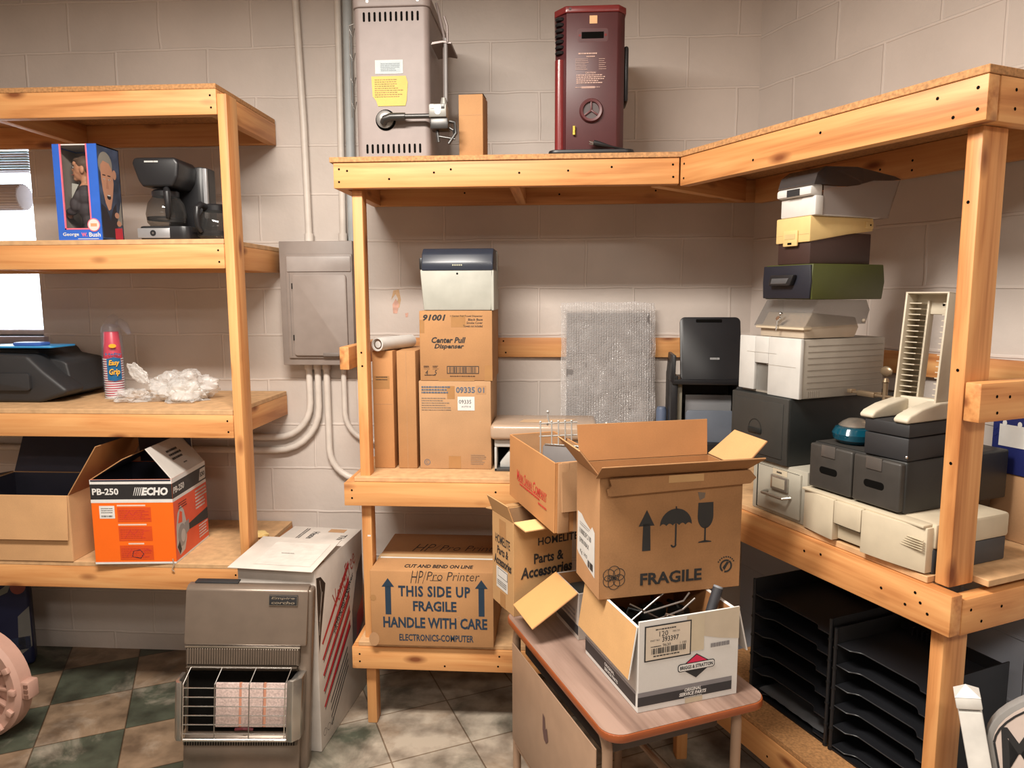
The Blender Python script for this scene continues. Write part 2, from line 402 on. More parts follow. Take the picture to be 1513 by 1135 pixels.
bt = thing('window_blind', 'pale slatted blind rolled up at the top of the window', 'blind', (-2.75, BACK+.04, 2.39))
b = MB(); b.bx((-.42, -.03, -.04), (.365, .03, 0), plain('blind_headrail', (.75, .62, .50), .5), .004); b.build('headrail', bt)
b = MB()
for i in range(9): b.bx((-.42, -.026, -.07-i*.011), (.385, .026, -.067-i*.011), BL if i % 3 else plain('blind_slat_teal', (.5, .72, .74), .4), .001)
b.build('slat_stack', bt)
b = MB(); b.lathe([(0, 0), (.052, 0), (.055, .004), (.055, .68), (.052, .685), (0, .685)], BL, 28, Matrix.Translation((.34, 0, -.265)) @ Matrix.Rotation(R(-90), 4, 'Y'))
for i in range(26):
    a = 2*PI*i/26; b.bx((-.34, -.003+.055*math.sin(a), -.265+.055*math.cos(a)-.003), (.338, .003+.055*math.sin(a), -.265+.055*math.cos(a)+.003), plain('blind_fold_shade', (.45, .38, .36), .6))
b.build('rolled_slats', bt)

# ------------------------------------------------------------------ electrical panel and conduits
GREY = plain('grey_enamel', (.27, .225, .20), .45)
GREYD = plain('grey_enamel_edge', (.17, .145, .13), .5)
ep = thing('breaker_box', 'taupe grey metal breaker box on the block wall between the two shelving units', 'breaker box', (-1.04, BACK, 1.38))
b = MB(); b.bx((-.155, -.095, 0), (.165, 0, .53), GREY, .004); b.build('enclosure', ep)
b = MB(); b.prism([(-.125, .03), (.165, .03), (.165, .475), (-.125, .475)], -.106, -.094, GREY, 'y', .005)
b.prism([(-.118, .40), (.16, .40), (.16, .465), (-.118, .465)], -.112, -.104, plain('grey_enamel_bright', (.36, .32, .30), .4), 'y', .004)
b.poly([(-.001, 0), (.001, 0), (.001, .36), (-.001, .36)], GREYD, FRONT(-.109, .04, -.106)); b.build('trim_cover', ep)
d = MB(); d.prism(rrect(.235, .345, .014, 4, .022, .215), -.117, -.104, GREY, 'y', .003)
for z in (.12, .34): d.bx((-.097, -.119, z-.012), (-.093, -.113, z+.012), HOLE)
dr_ = d.build('door', ep)
d = MB(); d.bx((.03, -.119, .04), (.1, -.112, .055), GREYD, .002); d.build('latch', dr_)
PIPE = plain('painted_conduit', (.66, .60, .54), .45)
def conduit(label, pts, r, mat=PIPE, straps=()):
    t = thing('electrical_conduit', label, 'conduit', pts[0])
    o = Vector(pts[0]); b = MB(); b.tube([Vector(p)-o for p in pts], r, mat, 12); b.build('pipe', t)
    for p in straps:
        b = MB(); q = Vector(p)-o
        b.tube([q+Vector((0, 0, -.016)), q+Vector((0, 0, .016))], r+.005, mat, 12); b.build('coupling', t)
cy = BACK-.022
def bend(p, q, r, n=7):                # elbow in the wall plane from vertical p to horizontal q, corner at (p.x, q.z)
    sx = 1 if q[0] > p[0] else -1
    out = [(p[0], cy, p[1])]
    for i in range(n+1):
        a = (PI/2)*i/n
        out.append((p[0]+sx*r*(1-math.cos(a)), cy, q[1]+r*(1-math.sin(a))))
    out.append((q[0], cy, q[1])); return out
conduit('pale conduit rising from the left side of the breaker box', [(-1.085, cy, 1.91), (-1.09, cy, 2.4), (-1.11, cy, ZC)], .0145, straps=[(-1.085, cy, 1.93)])
conduit('pale conduit rising from the middle of the breaker box', [(-.935, cy, 1.91), (-.93, cy, 2.4), (-.925, cy, ZC)], .0145, straps=[(-.935, cy, 1.93)])
conduit('bluish grey conduit just left of the pinkish grey heater', [(-.893, cy, 1.91), (-.885, cy, ZC)], .019, plain('conduit_blue_grey', (.42, .45, .46), .5))
conduit('upper of the two pale conduits running left along the wall below the breaker box', bend((-1.108, 1.385), (-3.3, 1.045), .16), .0145, straps=[(-1.108, cy, 1.37)])
conduit('lower of the two pale conduits running left along the wall below the breaker box', bend((-1.069, 1.385), (-3.3, .985), .2), .0145, straps=[(-1.069, cy, 1.37)])
conduit('pale conduit dropping from the breaker box, curving right low behind the middle post', bend((-1.029, 1.385), (-.6, .855), .14), .0145, straps=[(-1.029, cy, 1.37)])
conduit('thin pale conduit curving right from the lower right corner of the breaker box', bend((-.952, 1.385), (-.6, 1.03), .13), .012)

# ------------------------------------------------------------------ wooden shelving
def board(parent, name, p0, p1, z0, z1, t, mat=PINE, bev=.003, nails=(), endnails=True, mat2=None):
    """a plank from p0 to p1 (ground plan), its thickness to the left of that direction"""
    dx, dy = p1[0]-p0[0], p1[1]-p0[1]; L_ = math.hypot(dx, dy)
    b = MB(); h = z1-z0
    b.bx((0, 0, 0), (L_, t, h), mat, bev)
    M = FRONT(0, 0, 0)
    if endnails:
        b.nails([(.02, h*.25), (.021, h*.75), (L_-.02, h*.27), (L_-.022, h*.74)], M)
    b.nails(nails, M)
    return b.build(name, parent, loc=(p0[0], p0[1], z0), rotz=math.atan2(dy, dx))
def post(parent, p, w, d, z0, z1, rotz=0, name='post', nails=()):
    b = MB(); b.bx((0, 0, 0), (w, d, z1-z0), PINEZ, .004)
    b.nails(nails, FRONT(0, 0, 0))
    return b.build(name, parent, loc=(p[0], p[1], z0), rotz=rotz)
def deck(parent, pts, z0, z1, mat, name='deck'):
    b = MB(); b.prism(pts, z0, z1, mat, 'z', .0015, 1); return b.build(name, parent)

lx, ly = -1.22, 2.59
LS = thing('wooden_shelving', 'pine shelving unit on the left by the window, four shelves and one corner post', 'shelving', (lx, ly, 0))
for zt in (2.43, 1.887, 1.254, .65):
    if zt > 2: deck(LS, [(-2.2, .0), (0, .0), (0, .54), (-2.2, .54)], zt-.018, zt, OSB)
    else: deck(LS, [(-2.2, .0), (0, .0), (0, .54), (-2.2, .54)], zt-.018, zt, DECK)
    board(LS, 'front_rail', (-2.2, 0), (0, 0), zt-.107, zt-.018, .038)
    board(LS, 'end_rail', (0, .039), (0, .545), zt-.107, zt-.018, .038, endnails=False, nails=[(.02, .03), (.05, .06)])
    board(LS, 'back_rail', (-2.2, .507), (-.039, .507), zt-.107, zt-.018, .036, endnails=False)
    board(LS, 'joist', (-.82, .039), (-.82, .506), zt-.107, zt-.018, .038, endnails=False)
post(LS, (.001, .001), .036, .086, 0, 2.395)
post(LS, (-2.2, -.037), .036, .037, 0, 2.395)

IC = (.413, 2.575)                              # inner corner of the L
CSX = -.80
CS = thing('wooden_shelving', 'L-shaped pine shelving running along the back wall and round the right corner', 'shelving', (0, 0, 0))
def uvp(u, w): p = U(u, w, 0); return (p.x, p.y)
OC = uvp(1.372, .58); OB = uvp(1.372, .012)
KC = uvp(.012, .012)
# top
deck(CS, [(CSX-.012, 2.57), (IC[0], 2.57), (OC[0], OC[1]), OB, KC, (CSX-.012, 3.128)], 2.147, 2.165, OSB)
board(CS, 'front_rail', (CSX, 2.575), (IC[0]-.002, 2.575), 2.058, 2.146, .038, nails=[(.20, .03), (.36, .05), (.42, .06), (.05, .06), (.66, .045), (.83, .05), (.98, .06)])
dd = Vector((OC[0]-IC[0], OC[1]-IC[1])).normalized()
board(CS, 'front_rail', (IC[0]+dd.x*.002, IC[1]+dd.y*.002), (OC[0], OC[1]), 2.05, 2.146, .038, nails=[(.35, .03), (.6, .06), (.93, .07), (.97, .02)])
ZR = (2.05, 2.146)
e0 = uvp(1.372, .54); e1 = uvp(1.372, .012)
board(CS, 'end_rail', e0, e1, 2.05, 2.146, .038, nails=[(.05, .03), (.05, .07), (.09, .05)], endnails=False)
board(CS, 'end_rail', (CSX, 2.613), (CSX, 3.1), 2.058, 2.146, -.038, endnails=False)
board(CS, 'back_rail', (CSX, 3.1), (.83, 3.1), 2.058, 2.146, .036, endnails=False, nails=[(.4, .05), (.8, .04), (1.2, .05)])
board(CS, 'back_rail', uvp(.05, .045), uvp(1.33, .045), 2.05, 2.146, .036, endnails=False, nails=[(.3, .05), (.6, .04), (.72, .05), (.72, .02), (1.0, .05)])
board(CS, 'joist', (-.14, 2.614), (-.14, 3.098), 2.058, 2.146, .038, endnails=False)
board(CS, 'joist', (.35, 2.614), (.76, 3.06), 2.056, 2.146, .038, endnails=False)
# middle
ZM = 1.003
deck(CS, [(-.765, 2.592), (.44, 2.592), uvp(.36, .562), uvp(1.30, .562), uvp(1.30, .45), uvp(1.374, .45), uvp(1.374, .012), KC, (-.765, 3.128)], .986, ZM, DECK)
board(CS, 'front_rail', (CSX, 2.575), (.43, 2.575), .897, .985, .038, nails=[(.03, .03), (.03, .06), (.56, .028), (.57, .06)], endnails=False)
board(CS, 'front_rail', uvp(.33, .58), uvp(1.377, .58), .885, .985, .038, nails=[(.86, .05), (.93, .035), (.97, .055), (.955, .075), (.99, .035), (.6, .06), (.66, .07)], endnails=False)
board(CS, 'end_rail', uvp(1.377, .54), uvp(1.377, .012), .882, .970, .038, nails=[(.03, .06), (.07, .025), (.14, .05)], endnails=False)
board(CS, 'end_rail', (CSX, 2.613), (CSX, 3.12), .897, .985, -.038, endnails=False)
board(CS, 'back_rail', (CSX+.04, 3.1), (.83, 3.1), .897, .985, .036, endnails=False)
board(CS, 'joist', (-.14, 2.614), (-.14, 3.098), .897, .985, .038, endnails=False)
board(CS, 'cleat', uvp(1.30, .541), uvp(1.30, .451), .966, .984, .072, DECK, endnails=False)
# wall cleats half way up
board(CS, 'wall_cleat', (-.70, 3.118), (.80, 3.118), 1.41, 1.494, .02, nails=[(.46, .07), (.47, .02), (1.1, .06), (1.28, .05)], endnails=False)
board(CS, 'wall_cleat', uvp(.05, .02), uvp(1.5, .02), 1.415, 1.49, .018, endnails=False)
board(CS, 'side_brace', (-.778, 2.62), (-.778, 3.1), 1.405, 1.49, .036, endnails=False)
board(CS, 'side_brace', uvp(1.382, .542), uvp(1.382, .02), 1.391, 1.481, .038, nails=[(.055, .058), (.06, .02), (.1, .055)], endnails=False)
# bottom
ZL = .357
deck(CS, [(-.765, 2.58), (.45, 2.58), (.6, 3.1), (-.765, 3.1)], .339, ZL, DECK)
board(CS, 'front_rail', (CSX+.01, 2.575), (.42, 2.575), .249, .338, .038, nails=[(.03, .03), (.03, .06), (.565, .025), (.57, .065), (.36, .02)], endnails=False)
board(CS, 'end_rail', (CSX+.01, 2.613), (CSX+.01, 3.12), .249, .338, -.038, endnails=False)
deck(CS, [uvp(.36, .578), uvp(1.335, .578), uvp(1.335, .03), uvp(.36, .03)], .30, .318, OSB)
board(CS, 'front_rail', uvp(.36, .58), uvp(1.34, .58), .205, .299, .038, nails=[(.25, .05), (.46, .03), (.62, .06)], endnails=False)
board(CS, 'joist', uvp(1.2, .54), uvp(1.2, .03), .205, .299, .038, endnails=False)
# posts
post(CS, (-.747, 2.614), .038, .06, 0, 2.057, nails=[(.02, 1.42), (.018, 1.47)])
p = uvp(1.303, .541); post(CS, p, .036, .085, 0, .884, RW)
p = uvp(1.303, .541); post(CS, p, .038, .085, .986, 2.049, RW, nails=[(.02, .3), (.02, .52), (.015, .9)])
p = uvp(.395, .63); post(CS, p, .05, .04, 0, .3, RW-R(20), name='foot')

# things rest a hair above the boards
ZM += .0008
# ------------------------------------------------------------------ cartons
T = .004
def carton_body(b, w, d, h, mo, mi, fronth=None, t=T):
    """open-topped box, front face at y=0 looking to -y; outside skin mo, inside skin mi"""
    fh = fronth or h
    for (lo, hi) in (((-w/2, 0, 0), (w/2, t, fh)), ((-w/2, d-t, 0), (w/2, d, h)), ((-w/2, t, 0), (-w/2+t, d-t, h)), ((w/2-t, t, 0), (w/2, d-t, h))):
        b.bx(lo, hi, mo, .0012, 1)
    b.bx((-w/2+t, t, 0), (w/2-t, d-t, t), mi)
    e = .0006
    for pts in ([(-w/2+t+e, t+e, t), (w/2-t-e, t+e, t), (w/2-t-e, t+e, fh-.002), (-w/2+t+e, t+e, fh-.002)], [(-w/2+t+e, d-t-e, t), (w/2-t-e, d-t-e, t), (w/2-t-e, d-t-e, h-.002), (-w/2+t+e, d-t-e, h-.002)],
                [(-w/2+t+e, t, t), (-w/2+t+e, d-t, t), (-w/2+t+e, d-t, h-.002), (-w/2+t+e, t, h-.002)], [(w/2-t-e, t, t), (w/2-t-e, d-t, t), (w/2-t-e, d-t, h-.002), (w/2-t-e, t, h-.002)]):
        b.add(pts, [(0, 1, 2, 3)], mi)
def flap(parent, side, w, d, h, length, ang, mo, mi, inset=.003, taper=.0, t=T, label=None, deco=None, name='flap', fold=None):
    """flap hinged on a top edge; ang 0 stands up, 90 lies outwards, 180 hangs down outside, negative leans in"""
    span = (w if side in 'FB' else d)-2*inset
    b = MB()
    # local: x along the edge, z up the flap, outside skin at y=0 looking to -y
    b.prism([(-span/2, 0), (span/2, 0), (span/2-taper, length), (-span/2+taper, length)], 0, t, mo, 'y', .001, 1)
    b.add([(-span/2+.001, t+.0005, .001), (span/2-.001, t+.0005, .001), (span/2-taper-.001, t+.0005, length-.001), (-span/2+taper+.001, t+.0005, length-.001)], [(0, 3, 2, 1)], mi)
    if deco: deco(b)
    o = b.build(name, parent, label)
    pos, rz = {'F': ((0, 0, h), 0), 'B': ((0, d, h), PI), 'L': ((-w/2, d/2, h), -PI/2), 'R': ((w/2, d/2, h), PI/2)}[side]
    o.location = pos; o.rotation_euler = (R(ang), 0, rz)
    return o
def closed_box(b, w, d, h, mat, bev=.003): b.bx((-w/2, 0, 0), (w/2, d, h), mat, bev, 2)

# ------------------------------------------------------------------ left shelves, second shelf
SKIN = plain('doll_skin', (.62, .30, .17), .5)
HAIR = plain('doll_hair', (.12, .075, .05), .6)
SUIT = plain('doll_suit', (.05, .04, .045), .7)
BLUE = plain('carton_blue', (.03, .12, .52), .4)
PINK = plain('carton_pink', (.85, .16, .22), .4)
def blobs(name, parts, mat, parent, vox=.0035, it=3):
    """fuse several rounded lumps into one continuous surface"""
    b = MB()
    for c, r, sc in parts: b.ball(c, r, mat, n=16, sc=sc)
    o = b.build(name, parent, ang=180)
    m = o.modifiers.new('r', 'REMESH'); m.mode = 'VOXEL'; m.voxel_size = vox; m.use_smooth_shade = True
    m = o.modifiers.new('s', 'SMOOTH'); m.iterations = it*4; m.factor = .5
    return o
z2 = 1.8878
dbx = thing('doll_box', 'blue window carton holding a doll, on the second left shelf by the window', 'box', (-1.768, 2.60, z2))
w, d, h = .168, .135, .345
b = MB(); M = FRONT(0, h/2)
b.bx((-w/2, .004, 0), (w/2, d, .004), BLUE); b.bx((-w/2, d-.003, 0), (w/2, d, h), BLUE); b.bx((-w/2, .004, h-.004), (w/2, d, h), WHITE)
b.bx((-w/2, .004, 0), (-w/2+.003, d, h), BLUE)
SIDEP = plain('printed_night_photo', (.045, .06, .10), .35, var=.6, scale=14)
b.bx((w/2-.003, .004, 0), (w/2, d, h), SIDEP)
GRN = plain('carton_inside_grey', (.34, .29, .25), .7)
b.bx((-w/2+.004, d-.008, .01), (w/2-.004, d-.004, h-.01), GRN); b.bx((-w/2+.0032, .006, .01), (-w/2+.0042, d-.008, h-.01), GRN)
# front panel with a round-cornered window
def frame_front(x0, x1, z0, mat, y0, y1, r=.02):
    b.bx((-w/2, y0, 0), (x0, y1, h), mat); b.bx((x1, y0, 0), (w/2, y1, h), mat); b.bx((x0, y0, 0), (x1, y1, z0), mat)
frame_front(-w/2+.027, w/2-.036, .042, BLUE, 0, .003)
for lo, hi in (((-w/2+.027, -.0008, .038), (-w/2+.032, .0035, h)), ((w/2-.041, -.0008, .038), (w/2-.036, .0035, h)), ((-w/2+.027, -.0008, .038), (w/2-.036, .0035, .043))): b.bx(lo, hi, PINK)
b.text('George', .062, .016, WHITE, M, .02, cx=-.036, cy=-.153); b.text('W.', .022, .014, PINK, M, .03, cx=.016, cy=-.153); b.text('Bush', .044, .016, WHITE, M, .02, cx=.056, cy=-.153)
b.rect(.03, -.168, .08, .002, WHITE, M)
b.disc(.055, -.118, .024, PAPER, M, 24, .0012); b.ring(.055, -.118, .024, .003, PINK, M, z=.0014); b.rect(.055, -.118, .024, .011, plain('seal_orange', (.8, .3, .15)), M, .0015)
# printed portrait on the side
S = fr((w/2, d/2, h/2), (0, 1, 0))
FACEP = plain('print_face', (.50, .25, .16), .4); GREYH = plain('print_grey_hair', (.25, .23, .20), .5); PD = plain('print_dark', (.03, .025, .03), .5)
b.disc(-.022, .105, .042, GREYH, S, 24, .0008, 1.1)
b.poly([(-.052, .10), (-.035, .118), (0, .112), (.018, .09), (.022, .04), (.012, -.01), (-.004, -.055), (-.018, -.062), (-.034, -.035), (-.046, .01), (-.052, .05)], FACEP, S, .001)
b.disc(.03, .075, .012, FACEP, S, 12, .0009, 1.5)
for x in (-.034, -.004): b.rect(x, .066, .018, .004, PD, S, .0013); b.disc(x, .052, .005, WHITE, S, 10, .0013, .6); b.disc(x, .052, .0025, PD, S, 8, .0014)
b.poly([(-.02, .05), (-.014, .05), (-.009, .018), (-.026, .018)], plain('print_face_shade', (.40, .19, .12), .4), S, .0012)
b.disc(-.012, -.012, .012, PD, S, 14, .0013, .75); b.rect(-.012, -.006, .016, .004, WHITE, S, .0014)
b.poly([(-.06, -.16), (-.06, -.04), (-.03, -.055), (-.01, -.10), (.01, -.05), (.03, -.03), (.03, -.16)], PD, S, .0009)
b.poly([(.012, -.165), (.012, -.125), (.058, -.12), (.06, -.165)], plain('print_red', (.5, .03, .05), .4), S, .0011)
for x, y in ((.03, -.075), (.04, -.105)): b.disc(x, y, .014, FACEP, S, 12, .0012, .8)
b.poly([(.03, -.10), (.06, -.02), (.062, -.11)], GREYH, S, .001)
b.build('carton', dbx)
g = MB(); g.bx((-w/2+.028, .001, .04), (w/2-.037, .0018, h-.005), glassy('box_film', (.03, .03, .03), .88, .04, tint=(1, 1, 1))); g.build('clear_film', dbx)
# the doll: head in profile towards the window
do = thing('doll', 'suited doll in profile inside the blue window carton', 'doll', (-1.783, 2.661, z2+.007))
hx, hz = .004, .258
bo = blobs('body', [((hx, 0, hz), .034, (1, .8, 1.1)), ((hx-.013, 0, hz-.016), .026, (1, .8, 1.1)), ((hx-.036, 0, hz-.003), .0085, (1.2, .8, .9)), ((hx-.033, 0, hz-.021), .009, (1, 1, .7)), ((hx-.027, 0, hz-.036), .012, (1, 1, .8)), ((hx-.024, 0, hz+.018), .016, (.8, 1.2, 1)),
     ((hx+.012, -.027, hz-.006), .011, (.8, .45, 1.4)), ((hx+.012, .027, hz-.006), .011, (.8, .45, 1.4)), ((hx+.008, 0, hz-.044), .019, (.9, 1, 1.8)), ((hx+.01, 0, hz-.068), .026, (1, 1, .8)), ((-.05, -.014, .09), .012, (1, 1, 1.3))], SKIN, do, .0026, 2)
ha = blobs('hair', [((hx+.008, 0, hz+.017), .0335, (.95, .88, .95)), ((hx+.021, 0, hz+.002), .025, (.8, 1.05, 1)), ((hx-.010, 0, hz+.031), .023, (1.1, 1, .5))], HAIR, do, .0026, 2)
e = MB()
e.ball((hx-.026, -.021, hz+.004), .0032, WHITE, sc=(.8, .4, .6)); e.ball((hx-.028, -.0222, hz+.004), .002, INK, sc=(1, .5, 1)); e.ball((hx-.026, -.022, hz+.012), .005, HAIR, sc=(1.2, .4, .3))
e.bx((hx-.036, -.010, hz-.0235), (hx-.025, -.0175, hz-.0218), plain('doll_lip', (.35, .09, .07), .5)); e.build('face_paint', do)
cl = blobs('suit', [((.016, 0, .155), .042, (.85, 1.1, 1.2)), ((.014, 0, .11), .039, (.85, 1.05, 1.2)), ((-.004, -.034, .155), .02, (1, .8, 1.3)), ((-.014, -.038, .125), .017, (1, .8, 1.6)), ((-.032, -.03, .10), .015, (1.5, .8, 1)), ((-.004, .034, .155), .02, (1, .8, 1.3)),
     ((.02, 0, .07), .032, (.85, 1.05, 1.2)), ((.018, -.016, .035), .02, (.8, .8, 1.6)), ((.018, .016, .035), .02, (.8, .8, 1.6)), ((.012, -.016, .009), .017, (1.3, .8, .5)), ((.012, .016, .009), .017, (1.3, .8, .5))], SUIT, do, .003, 2)
b = MB(); b.poly([(-.010, .05), (.016, .045), (-.014, -.005)], plain('doll_shirt', (.45, .45, .4), .6), fr((.0, -.050, .15))); b.build('shirt_front', do)

# coffee maker
cf = thing('coffee_maker', 'black drip coffee maker beside the blue doll carton', 'coffee maker', (-1.455, 2.63, z2), R(3))
b = MB(); b.prism(rrect(.19, .25, .03, 4, -.005, .11), 0, .05, BLACK, 'z', .006)
b.bx((-.1, -.016, .006), (.02, -.012, .042), plain('silver_trim', (.45, .45, .47), .3, .6), .005); b.disc(-.042, .024, .011, BLACK, FRONT(0, 0, -.0165), 16); b.disc(-.042, .024, .004, STEEL, FRONT(0, 0, -.0168), 10)
b.build('base', cf)
b = MB(); b.prism(rrect(.165, .11, .03, 4, .02, .185), .05, .285, BLACK, 'z', .006); b.build('water_tank', cf)
b = MB(); b.prism([(-.105, .275), (-.095, .295), (.055, .295), (.068, .275), (.062, .225), (.04, .19), (-.07, .19), (-.085, .215)], -.02, .135, BLACK, 'y', .01, 3)
b.lines(-.03, .279, .05, .007, 1, PAPER, FRONT(0, 0, -.0205), .8); b.build('brew_basket', cf)
b = MB(); b.bx((.09, .128, .09), (.105, .145, .28), plain('gauge_grey', (.3, .3, .31), .3), .003); b.build('side_gauge', cf)
POT = glassy('smoky_pot_glass', (.06, .06, .06), .68, .03, tint=(.72, .68, .64))
def pot(parent_t):
    b = MB(); b.lathe([(.0, .002), (.058, .002), (.068, .014), (.072, .045), (.064, .084), (.048, .108), (.043, .114)], POT, 36); b.build('glass_pot', parent_t)
    b = MB(); b.lathe([(.043, .108), (.047, .11), (.048, .128), (.04, .134), (0, .136)], BLACK, 32); b.build('lid', parent_t)
    b = MB(); b.tube([(.043, 0, .122), (.07, 0, .128), (.088, 0, .115), (.092, 0, .085), (.088, 0, .05), (.072, 0, .03)], [.011, .012, .012, .011, .010, .008], BLACK, 12)
    b.lathe([(.066, .024), (.068, .024), (.068, .034), (.066, .034)], BLACK, 32); b.build('handle', parent_t)
pc = thing('coffee_pot', 'glass pot with black lid seated in the black coffee maker', 'coffee pot', (-1.475, 2.677, z2+.0512), R(-58)); pot(pc)
pc2 = thing('coffee_pot', 'spare glass coffee pot with black handle standing right of the coffee maker', 'coffee pot', (-1.297, 2.705, z2), R(-112)); pot(pc2)

# ------------------------------------------------------------------ left shelves, third shelf
z3 = 1.2548
hs = thing('engine_shroud', 'large black plastic engine housing at the left end of the third shelf', 'engine housing', (-2.16, 2.76, z3))
b = MB()
b.prism([(-.4, 0), (.07, 0), (.155, .03), (.145, .045), (.125, .15), (.105, .162), (.02, .178), (.005, .20), (-.01, .212), (-.4, .215)], .08, .34, BLACKM, 'y', .012, 3)
b.prism([(-.3, .0), (.07, .0), (.17, .03), (.19, .05), (.09, .13), (.03, .19), (-.3, .2)], -.02, .1, BLACKM, 'y', .016, 3)
b.prism(rrect(.34, .07, .012, 4, -.125, .085), -.035, 0, BLACKM, 'y', .006)
b.build('housing', hs)
b = MB(); M = FRONT(-.125, .185, -.0215)
b.poly([(-.045, .004), (0, .022), (.045, .004), (.045, -.004), (0, -.022), (-.045, -.004)], WHITE, M); b.poly([(-.02, .008), (0, .017), (.02, .008)], REDINK, M, .001); b.poly([(-.02, -.008), (0, -.017), (.02, -.008)], INK, M, .001)
b.build('badge', hs, 'small red, white and black diamond badge')
bl = thing('blue_tray', 'flat bright blue plastic tray lying on top of the black engine housing', 'tray', (-2.2, 2.86, z3+.217))
b = MB(); b.prism(rrect(.3, .16, .02, 4), 0, .008, plain('blue_plastic', (.03, .25, .55), .3), 'z', .003); b.build('panel', bl)
b = MB(); b.bx((-.03, -.06, .008), (.09, .0, .022), plain('blue_plastic_dark', (.05, .12, .4), .3), .005); b.build('grip', bl)

# stacked party cups in a clear bag
CUPR = plain('cup_red', (.62, .02, .05), .35); CUPW = plain('cup_white', (.75, .72, .72), .4)
def cup_mesh():
    b = MB(); b.lathe([(.0, .118), (.026, .118), (.028, .115), (.0345, .02), (.0358, .008)], CUPR, 28); b.lathe([(.0358, .0075), (.0385, .007), (.0385, .003), (.0365, .002)], CUPW, 28)
    return b.build('party_cup')
cx_, cy_ = -1.862, 2.885
c0 = cup_mesh(); NC = 17
for k in range(NC):
    o = c0 if k == 0 else c0.copy()
    if k: COL.objects.link(o)
    o.location = (cx_, cy_, z3+.004+k*.0098)
    tag(o, 'red party cup nested upside down in the bagged stack on the third shelf', 'cup', 'party cups nested in one bag')
FILM = glassy('clear_film', (.30, .32, .42), .86, .08, .6, 30, (1, 1, 1))
FILMW = glassy('milky_film', (.80, .78, .76), .62, .16, 1, 45, (1, 1, 1))
def crumple(name, parent, c, sz, mat, amp=.12, seed=1, sub=5, flat=0, fr_=2.2, rot=None):
    from mathutils import noise
    b = bmesh.new(); bmesh.ops.create_icosphere(b, subdivisions=sub, radius=1)
    off = Vector((seed*3.7, seed*1.3, seed*5.1))
    for v in b.verts:
        n = v.co.normalized(); q = n*fr_
        k = 1+amp*(noise.noise(q+off)*1.2+.7*abs(noise.noise(q*2.1+off))+.22*abs(noise.noise(q*4.3+off)))-amp*.4
        p = n*k; z = p.z
        if flat: z = max(z, -flat)
        v.co = Vector((p.x*sz[0], p.y*sz[1], (z+(flat or 1))*sz[2]))
    m = MB(); m.bm(b, mat); return m.build(name, parent, ang=50, loc=c, rot=rot)
cb = thing('cup_bag', 'printed clear plastic sleeve around the stack of red cups on the third shelf', 'plastic bag', (cx_, cy_, z3))
b = MB(); prof = [(.041, .001), (.043, .05), (.0425, .15), (.041, .25), (.036, .296), (.028, .31)]
b.lathe(prof, FILM, 28); b.tube([(.0, 0, .308), (.012, 0, .33), (.022, .0, .345)], [.028, .022, .012], FILM, 14)
b.tube([(.04, -.01, .318), (.065, -.01, .305), (.085, -.01, .27)], [.02, .018, .008], FILM, 10); b.build('film', cb)
b = MB(); GOLD = plain('print_gold', (.75, .38, .02), .4); LB = plain('print_teal_blue', (.01, .11, .26), .4)
def onc(ang, z): a = R(ang); return fr((.0445*math.sin(a), -.0445*math.cos(a), z), (math.cos(a), math.sin(a), 0))
for i in range(7):
    M = onc(6+i*10, .125); b.rect(0, 0, .0082, .10-.008*abs(3-i)*.5, LB, M, 0)
b.text('Hefty', .058, .014, LB, onc(36, .187), .02, z=.004); b.text('Easy', .04, .028, GOLD, onc(36, .15), .03, .2, z=.006); b.text('Grip', .04, .032, GOLD, onc(36, .112), .03, .2, z=.006); b.disc(0, 0, .014, GOLD, onc(34, .222), 16, .004, .6)
b.build('printed_panel', cb)
pb = thing('plastic_bag', 'crumpled milky plastic bag lying beside the red cups on the third shelf', 'plastic bag', (-1.61, 2.80, z3+.001))
crumple('film', pb, (.06, .05, 0), (.135, .11, .085), FILMW, .32, 2, 5, .45)
crumple('twisted_neck', pb, (-.055, .0, .075), (.030, .014, .055), FILMW, .3, 4, 4, rot=(0, R(-48), 0))
crumple('loose_fold', pb, (-.125, .0, 0), (.085, .06, .035), FILMW, .45, 6, 4, .4)
crumple('contents', pb, (.06, .05, .004), (.10, .08, .055), plain('white_foam_bits', (.58, .55, .51), .8), .12, 9, 4, .45)

# ------------------------------------------------------------------ left shelves, bottom shelf: two open cartons
z4 = .6508
bb = thing('cardboard_box', 'plain brown open box left of the orange carton', 'box', (-2.14, 2.585, z4))
w, d, h = .50, .36, .265
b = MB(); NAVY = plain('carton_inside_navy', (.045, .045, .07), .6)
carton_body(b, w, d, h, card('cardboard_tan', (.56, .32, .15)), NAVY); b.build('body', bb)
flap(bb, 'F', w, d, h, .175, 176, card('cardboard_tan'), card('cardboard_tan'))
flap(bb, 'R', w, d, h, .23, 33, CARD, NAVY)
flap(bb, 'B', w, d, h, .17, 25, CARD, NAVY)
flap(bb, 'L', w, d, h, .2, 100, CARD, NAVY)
ORANGE = plain('carton_orange', (.85, .14, .008), .45, var=.02); ORD = plain('carton_orange_dark', (.62, .07, .01), .45); CBLK = plain('carton_black', (.022, .021, .022), .45); CGREY = plain('carton_light_grey', (.55, .52, .48), .5)
m_, rz_, w = CP((-1.785, 2.535), (-1.475, 2.560))
d, h = .31, .335
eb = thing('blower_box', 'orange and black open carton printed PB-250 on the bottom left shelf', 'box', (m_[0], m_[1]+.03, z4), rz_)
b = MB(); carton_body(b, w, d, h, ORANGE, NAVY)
def wrap(b, z0, z1, mat, zz=.0005):
    zc, hh = (z0+z1)/2, z1-z0
    b.rect(0, zc, w, hh, mat, FRONT(0, 0), zz); b.rect(0, zc, d, hh, mat, fr((w/2, d/2, 0), (0, 1, 0)), zz)
